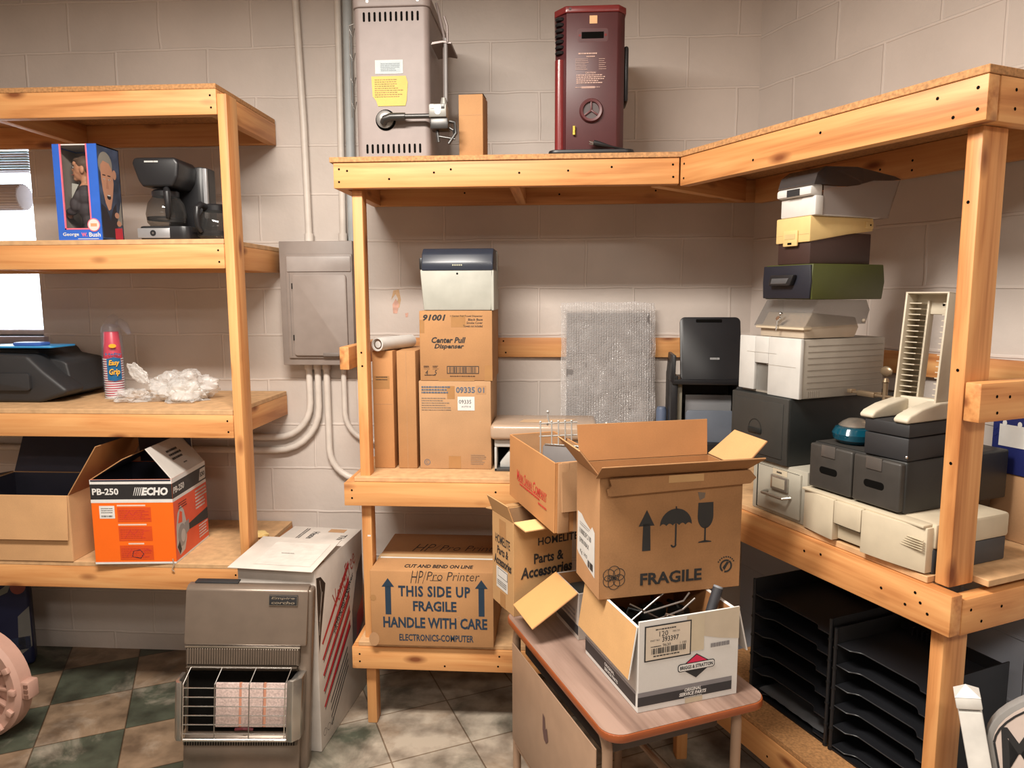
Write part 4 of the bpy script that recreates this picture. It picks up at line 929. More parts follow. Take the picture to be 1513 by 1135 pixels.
fp.bx((-w/2-.02, 0, 0), (w/2+.003, .27, .003), CW, .001, M=Mx); fp.rect(.02, .13, .22, .19, plain('plastic_pouch', (.62, .58, .53), .15, bump=.6, scale=25), Mx, .004); fp.lines(.0, .13, .05, .004, 1, INK, Mx @ Matrix.Translation((0, 0, .004)), .6); fp.build('lid_flap', wbx)

HB = plain('heater_bronze', (.20, .155, .122), .35, .4); HBD = plain('heater_bronze_dark', (.11, .085, .065), .35, .4)
eh = thing('infrared_heater', 'brown metal heater with a wire grille on the floor', 'heater', (-1.105, 2.275, 0), rot=(R(-2.5), R(3.2), R(8)))
w, d, h = .415, .08, .68
b = MB(); b.bx((-w/2, .022, 0), (w/2+.015, d, h-.01), HB, .012, 3)
b.prism([(.0, .49), (.012, h-.012), (.03, h), (.06, h), (.06, .475), (.0, .475)], -w/2, w/2, HB, 'x', .005)
b.prism([(-.006, 0), (-.006, .135), (.01, .15), (.05, .15), (.05, 0)], -w/2+.004, w/2-.012, HB, 'x', .006)
b.bx((-w/2+.02, .04, h), (-.04, .075, h+.006), BLACKM, .002); b.build('casing', eh)
b = MB(); b.bx((-w/2+.008, -.002, .405), (w/2-.022, .024, .472), HBD, .003)
for i in range(46): x = -w/2+.014+i*.00822; b.bx((x, -.006, .41), (x+.0042, .0, .466), HB, .001, 1)
b.bx((-w/2+.006, -.006, .469), (w/2-.02, .004, .475), CHROME, .001); b.build('louvre_band', eh)
b = MB(); b.bx((-w/2+.012, .018, .155), (w/2-.03, .023, .405), HOLE); b.prism([(.02, .405), (-.012, .40), (.02, .375)], -w/2+.012, w/2-.03, HBD, 'x'); b.build('fire_chamber', eh)
b = MB(); RAD = plain('radiant_tile', (.55, .42, .38), .8, var=.25, scale=160); RDV = plain('radiant_divider', (.55, .25, .16), .8)
for x0, x1 in ((-.10, -.02), (-.012, .062), (.072, .15)): b.bx((x0, .008, .175), (x1, .018, .335), RAD, .002)
for x in (-.016, .067): b.bx((x-.004, .010, .175), (x+.005, .018, .335), RDV)
b.build('radiant_panel', eh)
b = MB(); b.tube([(-.03, .006, .168), (.0, -.004, .176), (.03, .006, .168)], .005, plain('pilot_red', (.1, .015, .02), .4)); b.build('pilot_light', eh)
b = MB()
for i in range(6): b.tube([(-w/2+.018, -.05, .185+i*.0325), (w/2-.05, -.05, .185+i*.0325)], .0021, CHROME, 8)
b.tube([(-w/2+.014, -.012, .345), (-w/2+.018, -.05, .352)], .0021, CHROME, 8)
for x in (-w/2+.018, -.085, .03, .15):
    b.tube([(x, -.05, .165), (x, -.052, .362), (x+.012, -.012, .402)], .0020, CHROME if x in (-w/2+.018, .15) else STEEL, 8)
b.tube([(-w/2+.03, -.012, .402), (w/2-.045, -.012, .402)], .0022, CHROME, 8); b.tube([(-w/2+.02, -.05, .163), (w/2-.05, -.05, .163)], .006, CHROME, 10); b.build('wire_grille', eh)
b = MB(); b.prism([(w/2-.052, -.055), (w/2-.03, -.06), (w/2-.005, -.035), (w/2, .03), (w/2-.03, .03), (w/2-.04, -.04)], .158, .378, plain('bright_trim', (.42, .40, .37), .25, .85), 'z', .003); b.build('side_trim', eh); b = MB()
b.prism([(-w/2-.014, .03), (-w/2-.016, -.03), (-w/2-.004, -.05), (-w/2+.014, -.052), (-w/2+.012, -.04), (-w/2, -.03), (-w/2, .03)], .158, .365, plain('bright_trim', (.42, .40, .37), .25, .85), 'z', .003); b.build('side_trim', eh)
b = MB(); b.bx((-w/2+.005, -.010, .118), (w/2-.02, .0, .142), HBD, .003)
for i in range(44): x = -w/2+.012+i*.0086; b.bx((x, -.012, .12), (x+.003, -.009, .14), HOLE)
b.build('lower_vent', eh)
b = MB(); M = FRONT(.125, .632, .0125) @ Matrix.Rotation(R(-4), 4, 'X'); b.bx((.075, .003, .62), (.173, .012, .655), INK, .001); M = fr((.124, .0026, .6375)); b.text('Empire', .08, .011, CHROME, M, .03, .15, cy=.008); b.text('corcho', .08, .011, CHROME, M, .03, .15, cy=-.007); b.stroke([(-.048, -.017), (.048, -.017), (.048, .017), (-.048, .017), (-.048, -.017)], .0012, CHROME, M); b.build('nameplate', eh, 'small black and chrome nameplate')
# ------------------------------------------------------------------ school desk and the cartons on it
DZ = .66
m_, rz_, w = CP((.118, 1.562), (.545, 1.745)); DD = .72
dk = thing('school_desk', 'school desk with a wood-grain top and tan metal frame under the cartons', 'desk', (m_[0], m_[1], 0), rz_+R(1))
LAM = wood('desk_laminate', ((.13, .08, .062), (.22, .142, .11), (.31, .21, .168)), 1, .4, False)
EDGE = plain('desk_edge', (.25, .062, .017), .35)
TANM = plain('tan_enamel', (.32, .205, .135), .42); TAND = plain('desk_gap_shade', (.07, .05, .04), .7)
b = MB(); o = rrect(w, DD, .05, 7, 0, DD/2); b.prism(o, DZ-.022, DZ-.0006, EDGE, 'z', .005, 2)
b.poly([(p[0]*(1-.012), (p[1]-DD/2)*(1-.01)+DD/2) for p in o], LAM, Matrix.Translation((0, 0, DZ-.0006))); b.build('desktop', dk)
xl, xr = -w/2+.035, w/2-.05
for (x, y0, y1) in ((xl, .07, DD-.03), (xr, .07, DD-.03)):
    b = MB(); rr = .0135; z = DZ-.036
    def cr(c, a0, a1, r=.05): return [(x, c[0]+r*math.cos(R(a0+(a1-a0)*i/6)), c[1]+r*math.sin(R(a0+(a1-a0)*i/6))) for i in range(7)]
    b.tube([(x, y0, .0)]+cr((y0+.05, z-.05), 180, 90)+cr((y1-.05, z-.05), 90, 0)+[(x, y1, 0)], rr, TANM, 12); b.build('leg_frame', dk)
b = MB(); b.tube([(xl, .075, .215), (xl, DD-.035, .215)], .010, TANM, 10); b.tube([(xr, .075, .215), (xr, DD-.035, .215)], .010, TANM, 10); b.build('stretcher', dk)
b = MB(); b.prism([(.09, .245), (DD-.045, .245), (DD-.045, .575), (.09, .575)], xl-.022, xl-.018, TANM, 'x', .002)
b.poly([(-.10, .02), (-.085, .015), (-.08, -.02), (-.07, -.01), (-.06, -.045), (-.075, -.06), (-.09, -.055), (-.10, -.03)], plain('chipped_paint', (.10, .05, .045), .6), fr((xl-.022, .32, .46), (0, -1, 0)), .0012)
b.build('side_panel', dk, 'tan sheet metal panel with a chipped spot')
b = MB(); b.bx((xl+.02, .12, DZ-.13), (xr-.02, DD-.05, DZ-.024), TAND, .006); b.bx((xl+.022, .35, DZ-.07), (xl+.026, DD-.08, DZ-.024), TANM, .002); b.build('gap_block', dk)  # dark block added to give the gap under the desktop its shade

BW_ = card('white_carton', (.62, .60, .575), .05)
m_, rz_, w = CP((.197, 1.668), (.462, 1.773)); d, h = .315, .222
bg = thing('parts_box', 'open white carton with a red and black diamond logo, on the desk', 'box', (m_[0], m_[1], DZ), rz_)
b = MB(); fh = .236
carton_body(b, w, d, h, BW_, CARDIN, fh); M = FRONT(0, 0)
def uvf(u, v): return ((u-.5)*w, fh*(1-v))
STR = plain('stripe_charcoal', (.03, .03, .034), .45); STG = plain('stripe_grey', (.20, .19, .20), .45); AGED = plain('aged_paper', (.52, .44, .32), .6)
b.poly([(w/2, fh), (-.01, fh-.004), (-.01, fh-.05), (w*.3, fh-.075), (w/2, fh-.085)], plain('stained_carton', (.50, .42, .32), .7), M, .0004)
b.poly([(-w/2, .016), (w*.44, .016), (w*.44, .040), (-w/2, .040)], STR, M); b.poly([(-w/2, .040), (w*.44, .040), (w*.44, .052), (-w/2, .052)], STG, M)
b.text('ORIGINAL', .048, .009, WHITE, M, .03, .2, cx=.012, cy=.0375); b.text('SERVICE PARTS', .078, .0095, WHITE, M, .035, .2, cx=.012, cy=.0265); b.lines(.012, .0185, .05, .003, 1, PAPER, M, .6)
b.rect(.015, .008, .05, .014, AGED, M, .0008)
b.rect(.018, .185, .044, .095, AGED, M, .0007)
LBL = plain('label_tan', (.60, .51, .41), .6)
b.rect(-.062, .176, .130, .092, INK, M, .0010); b.rect(-.062, .176, .123, .085, LBL, M, .0013)
Z = .0018
b.lines(-.06, .210, .075, .005, 1, INK, M, .6, 2); b.text('120', .024, .013, INK, M, 0, cx=-.075, cy=.198, z=Z); b.text('PIECES', .02, .004, INK, M, cx=-.040, cy=.200, z=Z)
b.text('PART NO.', .026, .0045, INK, M, cx=-.098, cy=.183, z=Z); b.text('393397', .046, .0135, INK, M, .01, cx=-.056, cy=.183, z=Z); b.lines(-.095, .167, .03, .004, 1, INK, M, .6, 4); b.text('9630', .022, .007, INK, M, cx=-.066, cy=.168, z=Z); b.text('1 100', .018, .006, INK, M, cx=-.02, cy=.167, z=Z)
b.bars(-.060, .155, .096, .015, INK, M.copy() @ Matrix.Translation((0, 0, .001)), 34); b.lines(-.06, .142, .085, .005, 1, INK, M, .6, 5)
Lg = FRONT(.02, .098)
b.poly([(-.035, .008), (.0, .032), (.038, .008)], INK, Lg, .0008); b.poly([(-.029, .010), (.0, .029), (.031, .010)], plain('logo_red', (.60, .015, .07), .4), Lg, .0012); b.poly([(-.036, -.008), (.036, -.008), (.0, -.032)], INK, Lg, .0008)
b.poly([(p[0], p[1]) for p in rrect(.106, .021, .007)], INK, Lg, .0014); b.poly([(p[0], p[1]) for p in rrect(.102, .017, .006)], WHITE, Lg, .0018); b.text('BRIGGS & STRATTON', .094, .0095, INK, Lg, .03, z=.0023)
b.lines(.09, .145, .06, .018, 1, STG, M, .6, 9)
S = fr((-w/2, d/2, 0), (0, -1, 0))
b.poly([(-d/2, .012), (d/2-.01, .012), (d/2-.01, .044), (-d/2, .044)], STR, S); b.poly([(-d/2, .044), (d/2-.01, .044), (d/2-.01, .052), (-d/2, .052)], STG, S); b.text('ORIGINAL', .06, .009, WHITE, S, .03, cx=.0, cy=.035); b.text('SERVICE PARTS', .08, .009, WHITE, S, .03, cx=.01, cy=.022)
b.build('body', bg)
flap(bg, 'L', w, d, h, .135, 171, BW_, CARDL, label='brown inner side of the flap hanging down')
flap(bg, 'R', w, d, h, .115, 166, BW_, CARDL)
b = MB(); GR = plain('rubber_grip', (.03, .03, .035), .5); b.tube([(0, 0, 0), (0, 0, .115)], .0135, GR, 14); b.tube([(0, 0, .115), (0, 0, .12)], .0125, plain('grip_end', (.22, .23, .25), .4), 14)
tl = thing('tool_handle', 'black tube handle sticking out of the white carton', 'handle', bg.matrix_basis @ Vector((.082, .06, .152)), rot=(R(-8), R(24), rz_)); b.build('grip_tube', tl)
# loose parts
LUMP = plain('oily_black', (.012, .013, .012), .45)
def lumpy():
    b = MB(); b.prism([(-.045, -.02), (.03, -.03), (.05, 0), (.04, .03), (-.02, .035), (-.05, .01)], 0, .045, LUMP, 'z', .006); b.tube([(-.03, 0, .045), (-.03, 0, .06)], .012, LUMP); b.tube([(.02, .0, .04), (.02, .01, .058), (.05, .03, .05)], .005, LUMP)
    return b.build('engine_part')
l0 = lumpy()
for i, (x, y, z, a) in enumerate(((-.08, .05, .10, 20), (.02, .06, .095, 80), (-.08, .16, .10, 130), (.09, .2, .10, 60), (-.07, .245, .10, 300), (.03, .245, .1, 30), (-.075, .10, .035, 0), (.03, .1, .035, 90), (-.05, .2, .035, 40), (.06, .2, .035, 80))):
    o = l0 if i == 0 else l0.copy()
    if i: COL.objects.link(o)
    o.location = bg.matrix_basis @ Vector((x, y, z)); o.rotation_euler = (0, 0, R(a)+rz_)
    tag(o, 'oily black metal engine part lying in the white parts carton', 'engine part', 'engine parts in the white carton')
WIRES = [[(-.11, .02, .17), (-.06, .03, .215), (-.03, .02, .21)], [(-.04, .03, .205), (.0, .02, .218), (.02, .025, .205), (.03, .02, .18)], [(-.06, .05, .16), (-.045, .04, .226), (-.01, .03, .214)], [(-.07, .11, .2), (.04, .10, .222), (.055, .095, .245)], [(-.08, .065, .195), (.02, .07, .214), (.05, .06, .245)], [(.02, .12, .15), (-.10, .13, .22)], [(.02, .03, .19), (.05, .025, .21), (.07, .03, .195)], [(-.09, .15, .16), (.02, .16, .225)]]
for i, wv in enumerate(WIRES):
    b = MB(); b.tube(wv, .0026, CHROME if i in (1, 2, 0) else STEEL, 8); o = b.build('bent_rod', loc=bg.location, rotz=rz_)
    tag(o, 'thin bent steel rod lying across the parts in the white carton', 'rod', 'bent rods in the white carton')

# FRAGILE box
FB = card('cardboard_worn', (.33, .165, .066), .22); FBL = card('cardboard_worn_light', (.43, .225, .10), .12)
m_, rz_, w = CP((.109, 1.817), (.499, 1.931)); d, h = .195, .328; FZ = DZ+.2235
fb = thing('cardboard_box', 'large worn open box with umbrella and glass symbols, topmost on the desk', 'box', (m_[0], m_[1], FZ), rz_)
b = MB(); carton_body(b, w, d, h, FB, CARDIN)
b.rect(0, h/2, d, h, FBL, fr((-w/2, d/2, 0), (0, -1, 0)), .0003)
M = FRONT(0, 0); X = lambda u: (u-.5)*w
SYM = plain('symbol_black', (.022, .022, .022), .6)
x, z = X(.32), .18; b.poly([(x-.012, z-.056), (x+.012, z-.056), (x+.010, z+.018), (x-.010, z+.018)], SYM, M); b.poly([(x-.023, z+.012), (x+.022, z+.012), (x, z+.056)], SYM, M)
x, z = X(.525), .19
top = [(x+.046*math.cos(R(a)), z+.046*math.sin(R(a))-.002) for a in range(0, 181, 12)]; sc = []
for i in range(5):
    for j in range(1, 5): sc.append((x-.046+.0184*(i+j/4), z-.002+.006*math.sin(PI*j/4)))
b.poly(top+sc[:-1], SYM, M); b.rect(x, z-.027, .005, .06, SYM, M); b.ring(x-.0055, z-.055, .0085, .005, SYM, M, PI, 2*PI); b.rect(x, z+.045, .004, .01, SYM, M)
x, z = X(.735), .19; b.poly([(x-.022, z+.055)]+[(x+.023*math.cos(R(a)), z+.035*math.sin(R(a))+.018) for a in range(180, 361, 12)]+[(x+.022, z+.055)], SYM, M); b.rect(x, z-.033, .005, .04, SYM, M); b.poly([(x-.02, z-.056), (x+.02, z-.056), (x+.018, z-.053), (x+.003, z-.05), (x-.003, z-.05), (x-.018, z-.053)], SYM, M)
b.text('FRAGILE', .178, .034, SYM, M, .032, cx=X(.50), cy=.046)
for a in range(6): q = R(60*a+30); b.ring(X(.10)+.016*math.cos(q), .058+.016*math.sin(q), .017, .0018, SYM, M)
b.text('RESY', .036, .013, SYM, M, .01, cx=X(.10), cy=.058, z=.0012)
x, z = X(.895), .062; b.ring(x, z, .0185, .005, SYM, M, R(60), R(235)); b.ring(x, z, .0185, .005, SYM, M, R(255), R(415)); b.poly([(x-.010, z-.004), (x+.002, z+.012), (x+.010, z+.010), (x+.004, z+.002), (x-.004, z-.012)], SYM, M)
for i in range(9): a = R(150-15*i); b.rect(x+.026*math.cos(a), z+.026*math.sin(a), .004, .004, SYM, M)
b.poly([(X(.70)-.01, .275), (X(.70)+.012, .272), (X(.70)+.01, .258), (X(.70)-.004, .252)], plain('grey_smudge', (.16, .12, .09)), M); b.build('body', fb)
b = MB(); S = fr((-w/2, d/2, 0), (0, -1, 0)); b.poly([(-.085, .19), (-.05, .19), (-.02, .178), (.025, .168), (.04, .18), (.06, .17), (.062, .045), (-.075, .068), (-.088, .075)], PAPER, S, .001)
b.text('1100002/FC/100', .10, .015, INK, S, cx=-.018, cy=.14, z=.0015); b.text('EP00100AX', .08, .014, INK, S, cx=-.026, cy=.113, z=.0015); b.text('Kg  14.0', .06, .014, INK, S, cx=-.03, cy=.08, z=.0015); b.bars(.03, .068, .05, .02, INK, S.copy() @ Matrix.Translation((0, 0, .001)), 14); b.lines(-.02, .162, .09, .012, 2, STG, S, .3, 3); b.build('shipping_label', fb)
flap(fb, 'F', w, d, h, .085, 58, FB, CARDIN, -.012, -.01)
flap(fb, 'B', w, d, h, .105, 8, FB, CARDIN, .006, -.004)
flap(fb, 'L', w, d, h, .095, 38, FBL, CARDIN, .0)
flap(fb, 'R', w, d, h, .105, 48, FB, card('cardboard_flap_pale', (.52, .29, .12)), .0, .012)
b = MB(); b.prism([(-w/2+.02, .282), (w/2+.015, .293), (w/2+.032, .308), (w/2+.012, .33), (-w/2+.02, .328), (-w/2+.026, .31), (-w/2+.015, .30)], -.014, -.004, FB, 'y', .001, 1); ts = b.build('torn_strip', fb); b = MB(); b.rect(.03, .319, .1, .02, plain('shiny_tape', (.50, .30, .13), .3), FRONT(0, 0, -.0141)); b.build('tape', ts)

# box behind the white carton with a hanging flap
m_, rz_, w = CP((.062, 2.035), (.322, 2.14)); d, h = .175, .145
tbx = thing('parts_box', 'low open carton with one bright flap hanging out over the desk', 'box', (m_[0], m_[1], DZ), rz_)
b = MB(); carton_body(b, w, d, h, plain('carton_aged_white', (.40, .35, .31), .6), CARDIN)
S = fr((-w/2, d/2, 0), (0, -1, 0)); b.rect(0, .03, d, .03, STR, S); b.lines(0, .07, d*.8, .04, 3, STG, S, .4, 4); b.build('body', tbx)
flap(tbx, 'L', w, d, h, .17, 122, CARD, card('cardboard_flap_bright', (.54, .28, .10), .06), .0, label='bright brown flap hanging outwards')
o = MB(); o.bx((-w/2+.02, .02, .006), (.1, d-.02, .12), LUMP, .02, 3); o.tube([(-w/2+.03, .03, .125), (-.02, .05, .14), (.05, .03, .12)], .008, plain('hose_grey', (.16, .16, .18), .4)); oo = o.build('engine_block', loc=tbx.location, rotz=rz_)
tag(oo, 'black machine part filling the low carton with the hanging flap', 'machine part')

# HOMELITE box
m_, rz_, w = CP((-.219, 2.319), (-.139, 2.180)); d, h = .215, .308
hb = thing('parts_box', 'upright open box printed HOMELITE at the far left of the desk', 'box', (m_[0], m_[1], DZ), rz_)
b = MB(); HC = card('cardboard_yellowish', (.47, .27, .115), .08); carton_body(b, w, d, h, HC, CARDD); M = FRONT(0, 0)
b.text('HOMELITE', .11, .030, INK, M, .01, cx=.0, cy=.225); b.text('Parts &', .082, .028, INK, M, .02, .1, cx=0, cy=.188); b.text('Accessories', .13, .032, INK, M, .03, .1, cx=0, cy=.152)
b.rect(-.005, .094, .085, .072, PAPER, M, .0007); b.rect(.0, .112, .072, .028, INK, M, .0009); b.rect(.0, .112, .068, .024, PAPER, M, .0011); b.bars(.0, .112, .062, .02, INK, M, 20); b.lines(-.005, .078, .07, .02, 3, INK, M, .3); b.rect(.0, .265, .05, .06, TAPE, M, .0004); b.rect(0, .025, .04, .05, TAPE, M, .0005)
S = fr((w/2, d/2, 0), (0, 1, 0)); b.text('HOMELITE', .15, .026, INK, S, .02, cx=.055, cy=.235); b.text('Parts &', .11, .034, INK, S, .03, cx=.02, cy=.18); b.text('Accessories', .19, .038, INK, S, .035, .1, cx=.012, cy=.138)
b.build('body', hb)
flap(hb, 'F', w, d, h, .06, 20, HC, HC, .002); flap(hb, 'R', w, d, h, .075, 96, HC, card('cardboard_flap_cream', (.70, .46, .20), .06), .0, .004, label='pale inner side of the folded-out flap'); flap(hb, 'L', w, d, h, .06, 100, HC, HC); flap(hb, 'B', w, d, h, .06, 100, HC, card('cardboard_flap_cream', (.7, .46, .2)))

# company box with grey lid and wire rack
m_, rz_, w = CP((-.168, 2.425), (-.012, 2.055)); d, h = .165, .215
mb_ = thing('cardboard_box', 'open brown box with red company lettering above the HOMELITE box', 'box', (m_[0], m_[1], .9862), rot=(0, R(1.5), rz_))
b = MB(); MC = card('cardboard_orange', (.47, .22, .078), .1); carton_body(b, w, d, h, MC, CARDD); M = FRONT(0, 0)
b.text('Main Swan Company', .265, .036, REDINK, M, .01, cx=.01, cy=.095, small=.75); b.lines(.0, .07, .19, .012, 1, REDINK, M, .5, 4); b.rect(.01, .0765, .25, .002, REDINK, M); b.lines(.11, .056, .07, .010, 1, REDINK, M, .6, 3)
S = fr((w/2, d/2, 0), (0, 1, 0)); b.bx((w/2, .01, .0), (w/2+.006, .045, h-.002), CARDD, .002); b.rect(.03, h/2, .1, h, CARDD, S)
b.build('body', mb_)
flap(mb_, 'R', w, d, h, .15, 177, CARDD, CARDD, .02)
gl = thing('laptop_lid', 'flat grey panel standing inside the box with red lettering', 'panel', mb_.matrix_basis @ Vector((.075, .08, .016)), rot=(R(-8), 0, rz_+R(52)))
b = MB(); b.prism(rrect(.145, .21, .012, 4, 0, .107), 0, .008, plain('lid_grey', (.15, .135, .13), .4), 'y', .002); b.bx((-.066, -.001, .207), (.066, .009, .2135), CHROME, .001); b.build('panel', gl)
wk = thing('wire_rack', 'white wire rack sticking up out of the box with red lettering', 'wire rack', (-.005, 2.36, 1.0), R(14))
b = MB(); WW = plain('white_wire', (.46, .44, .41), .3, .3)
for z in (.215, .258): b.tube([(-.06, 0, z), (.07, 0, z)], .0026, WW, 8)
for x in (-.056, -.018, .005, .028, .05): b.tube([(x, 0, .0), (x, -.004, .23), (x, 0, .262)], .0024, WW, 8); b.ball((x, 0, .263), .0042, WW, n=8)
b.build('rack', wk)
b = MB(); b.tube([(-.032, .004, .25), (-.025, .004, .262), (-.03, .004, .275), (-.03, .004, .292)], .003, WW, 8); b.ball((-.03, .004, .296), .0055, WW, n=10); b.build('hook', wk)
hk = thing('wire_hook', 'white wire hook tip showing above the back flap of the FRAGILE box', 'hook', (.155, 2.30, 1.0)); b = MB(); b.tube([(0, 0, 0), (0, 0, .265)], .003, WW, 8); b.ball((0, 0, .268), .0055, WW, n=10); b.build('hook', hk)
# ------------------------------------------------------------------ right-hand shelf: files, printer, boxes
def rt(name, label, cat, u0, u1, wf, z, rot=0): 
    p = U((u0+u1)/2, wf, z); return thing(name, label, cat, p, RW+rot)
FG = plain('file_grey', (.36, .335, .275), .45); FGD = plain('file_grey_edge', (.26, .24, .20), .5)
ST = plain('frame_steel', (.45, .43, .39), .3, .8)
t = rt('card_file_drawer', 'grey steel card file drawer under the large black file box', 'file drawer', .672, .899, .553, ZM)
b = MB(); w, d, h = .227, .42, .162; b.bx((-w/2, .004, 0), (w/2, d, h), FG, .004); b.build('case', t)
b = MB(); b.prism([(-w/2+.03, .012), (w/2-.02, .012), (w/2-.02, h-.012), (-w/2+.03, h-.012)], -.004, .006, FG, 'y', .003); b.rect(-.0, h-.0125, .18, .001, HOLE, FRONT(0, 0, -.004)); b.bx((-w/2+.024, -.001, .01), (-w/2+.028, .005, h-.01), HOLE); df = b.build('drawer_front', t)
b = MB(); b.bx((-.02, -.012, .085), (.05, -.004, .130), ST, .003); b.rect(.015, .108, .052, .03, plain('card_label', (.42, .37, .28), .6), FRONT(0, 0, -.0122)); b.rect(.012, .140, .06, .018, AGED, FRONT(0, 0, -.0042)); b.lines(.01, .140, .02, .008, 1, INK, FRONT(0, 0, -.0046), .6)
b.tube([(-.038, -.006, .073), (-.036, -.028, .07), (.05, -.028, .07), (.06, -.006, .073)], .005, ST, 8); b.build('pull', df)
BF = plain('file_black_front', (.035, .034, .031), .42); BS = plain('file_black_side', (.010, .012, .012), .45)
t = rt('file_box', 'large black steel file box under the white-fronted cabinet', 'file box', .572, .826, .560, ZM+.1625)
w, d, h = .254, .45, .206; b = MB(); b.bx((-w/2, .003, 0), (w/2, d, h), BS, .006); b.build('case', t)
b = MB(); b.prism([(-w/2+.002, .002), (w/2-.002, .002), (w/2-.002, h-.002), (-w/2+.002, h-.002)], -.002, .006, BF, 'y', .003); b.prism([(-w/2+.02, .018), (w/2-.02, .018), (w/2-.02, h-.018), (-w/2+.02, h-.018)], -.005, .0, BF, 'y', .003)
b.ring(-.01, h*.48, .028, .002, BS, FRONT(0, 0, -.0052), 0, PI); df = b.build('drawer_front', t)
b = MB(); b.bx((-.038, -.010, h*.40), (.02, -.005, h*.48), BS, .003); b.build('finger_pull', df)
t = rt('media_cabinet', 'white-fronted cabinet with ribbed taupe sides', 'cabinet', .588, .850, .550, ZM+.369)
w, d, h = .262, .34, .178; WC = plain('cabinet_white', (.54, .53, .505), .45); WT = plain('cabinet_taupe', (.32, .285, .24), .5)
b = MB(); b.bx((-w/2+.004, .012, 0), (w/2-.002, d, h-.002), WT, .004)
for i in range(8): b.bx((w/2-.003, .03, .03+i*.018), (w/2-.001, d-.01, .0315+i*.018), plain('cabinet_groove', (.24, .21, .175), .6))
for i in range(6): b.bx((w/2-.003, .035+i*.008, .004), (w/2-.001, .039+i*.008, .022), plain('cabinet_groove', (.24, .21, .175), .6))
b.build('case', t)
b = MB(); b.bx((-w/2, 0, .008), (-.06, .014, h), WC, .003); b.bx((-.06, 0, .095), (.0, .014, h), WC, .003); b.bx((.0, 0, .0), (w/2, .014, h), WC, .003); b.bx((-.06, .012, .008), (.0, .016, .095), plain('cabinet_recess', (.28, .27, .25), .5)); b.bx((-.06, .02, .02), (-.03, .0205, .09), WC)
b.rect(-.03, h-.05, .13, .001, WT, FRONT(0, 0)); b.rect(.055, h-.085, .12, .001, WT, FRONT(0, 0)); b.build('front_panel', t)
t = rt('card_index_box', 'beige card index box with a smoky clear lid', 'index box', .652, .856, .535, ZM+.5475)
BG = plain('index_beige', (.46, .38, .29), .5); SMK = glassy('smoky_lid', (.16, .155, .15), .58, .05, .4, 14, (.86, .84, .82))
w, d, h = .2, .22, .11; b = MB(); b.prism([(0.0, 0), (.20, 0), (.215, .03), (.2, .06), (.03, .075), (.0, .03)], -w/2+.01, w/2-.01, BG, 'x', .003); b.bx((-w/2, -.012, .025), (w/2, .02, .036), plain('index_cream', (.62, .52, .38), .45), .003); b.build('base', t)
b = MB()
pr = [(-.014, .033), (.035, .112), (.225, .112), (.24, .082), (.225, .04)]
for a, c in zip(pr, pr[1:]): b.add([(-w/2-.004, a[0], a[1]), (w/2+.004, a[0], a[1]), (w/2+.004, c[0], c[1]), (-w/2-.004, c[0], c[1])], [(0, 1, 2, 3)], SMK)
for s in (-1, 1): b.add([(s*(w/2+.004), y, z) for y, z in pr], [(0, 1, 2, 3, 4)], SMK)
ld = b.build('lid', t)
b = MB(); b.lathe([(0, 0), (.007, 0), (.007, .006), (0, .006)], CHROME, 14, Matrix.Translation((.0, -.012, .055)) @ Matrix.Rotation(R(60), 4, 'X')); b.tube([(.0, -.018, .052), (.001, -.022, .02)], .0022, CHROME, 6); b.ball((.012, -.016, .07), .006, CHROME, n=8); b.build('lock_and_key', ld)
b = MB(); b.ball((w/2+.006, .215, .05), .006, BG, n=10); b.build('hinge_pin', t)
t = rt('file_box', 'file box with a navy front and olive green sides', 'file box', .688, .876, .545, ZM+.661)
OL = plain('olive_green', (.055, .062, .012), .45); NV_ = plain('navy_front', (.011, .012, .020), .48)
w, d, h = .190, .275, .102; b = MB(); b.prism([(0, 0), (d, 0), (d+.008, h*.5), (d, h), (0, h), (-.003, h*.5)], -w/2+.002, w/2, OL, 'x', .003); b.build('case', t)
b = MB(); b.prism([(-w/2, .003), (w/2-.004, .003), (w/2, h*.5), (w/2-.004, h-.003), (-w/2, h-.003), (-w/2-.003, h*.5)], -.007, .0, NV_, 'y', .002); df = b.build('drawer_front', t)
b = MB(); b.prism([(-.058, .04), (.03, .04), (.045, .072), (-.05, .072)], -.024, -.007, BLACK, 'y', .004); b.prism([(-.045, .046), (.018, .046), (.028, .062), (-.04, .062)], -.0255, -.0235, plain('pull_grey', (.08, .08, .085), .4), 'y', .001); b.build('pull', df)
t = rt('disk_box', 'dark brown storage box with a cream hinged lid', 'storage box', .722, .856, .540, ZM+.7635)
BR = plain('box_dark_brown', (.045, .022, .018), .45); CRM = plain('lid_cream', (.66, .47, .20), .5); CRMD = plain('lid_cream_side', (.56, .42, .20), .5)
w, d, h = .134, .24, .135; b = MB(); b.bx((-w/2+.004, .004, 0), (w/2-.003, d, .09), BR, .003); b.build('base', t)
b = MB(); b.prism([(-.002, .062), (d*.6, .086), (d+.002, .098), (d+.002, h), (-.002, h)], -w/2, w/2, CRM, 'x', .003); b.rect(-.0, .085, w-.006, .0012, CRMD, FRONT(0, 0, -.002)); ld = b.build('lid', t)
b = MB(); b.bx((-.032, -.008, .052), (.024, -.001, .098), CRM, .003); b.rect(-.004, .08, .04, .014, CRMD, FRONT(0, 0, -.0082)); b.rect(-.004, .06, .016, .006, HOLE, FRONT(0, 0, -.0082)); b.build('latch', ld)
b = MB(); b.bx((w/2-.001, d-.03, .105), (w/2+.003, d, .125), CRM, .001); b.disc(0, 0, .003, HOLE, fr((w/2+.003, d-.012, .115), (0, 1, 0)), 8); b.build('hinge', t)
t = rt('disk_box', 'white box with a smoky dark lid, top of the tall stack', 'storage box', .735, .870, .540, ZM+.899)
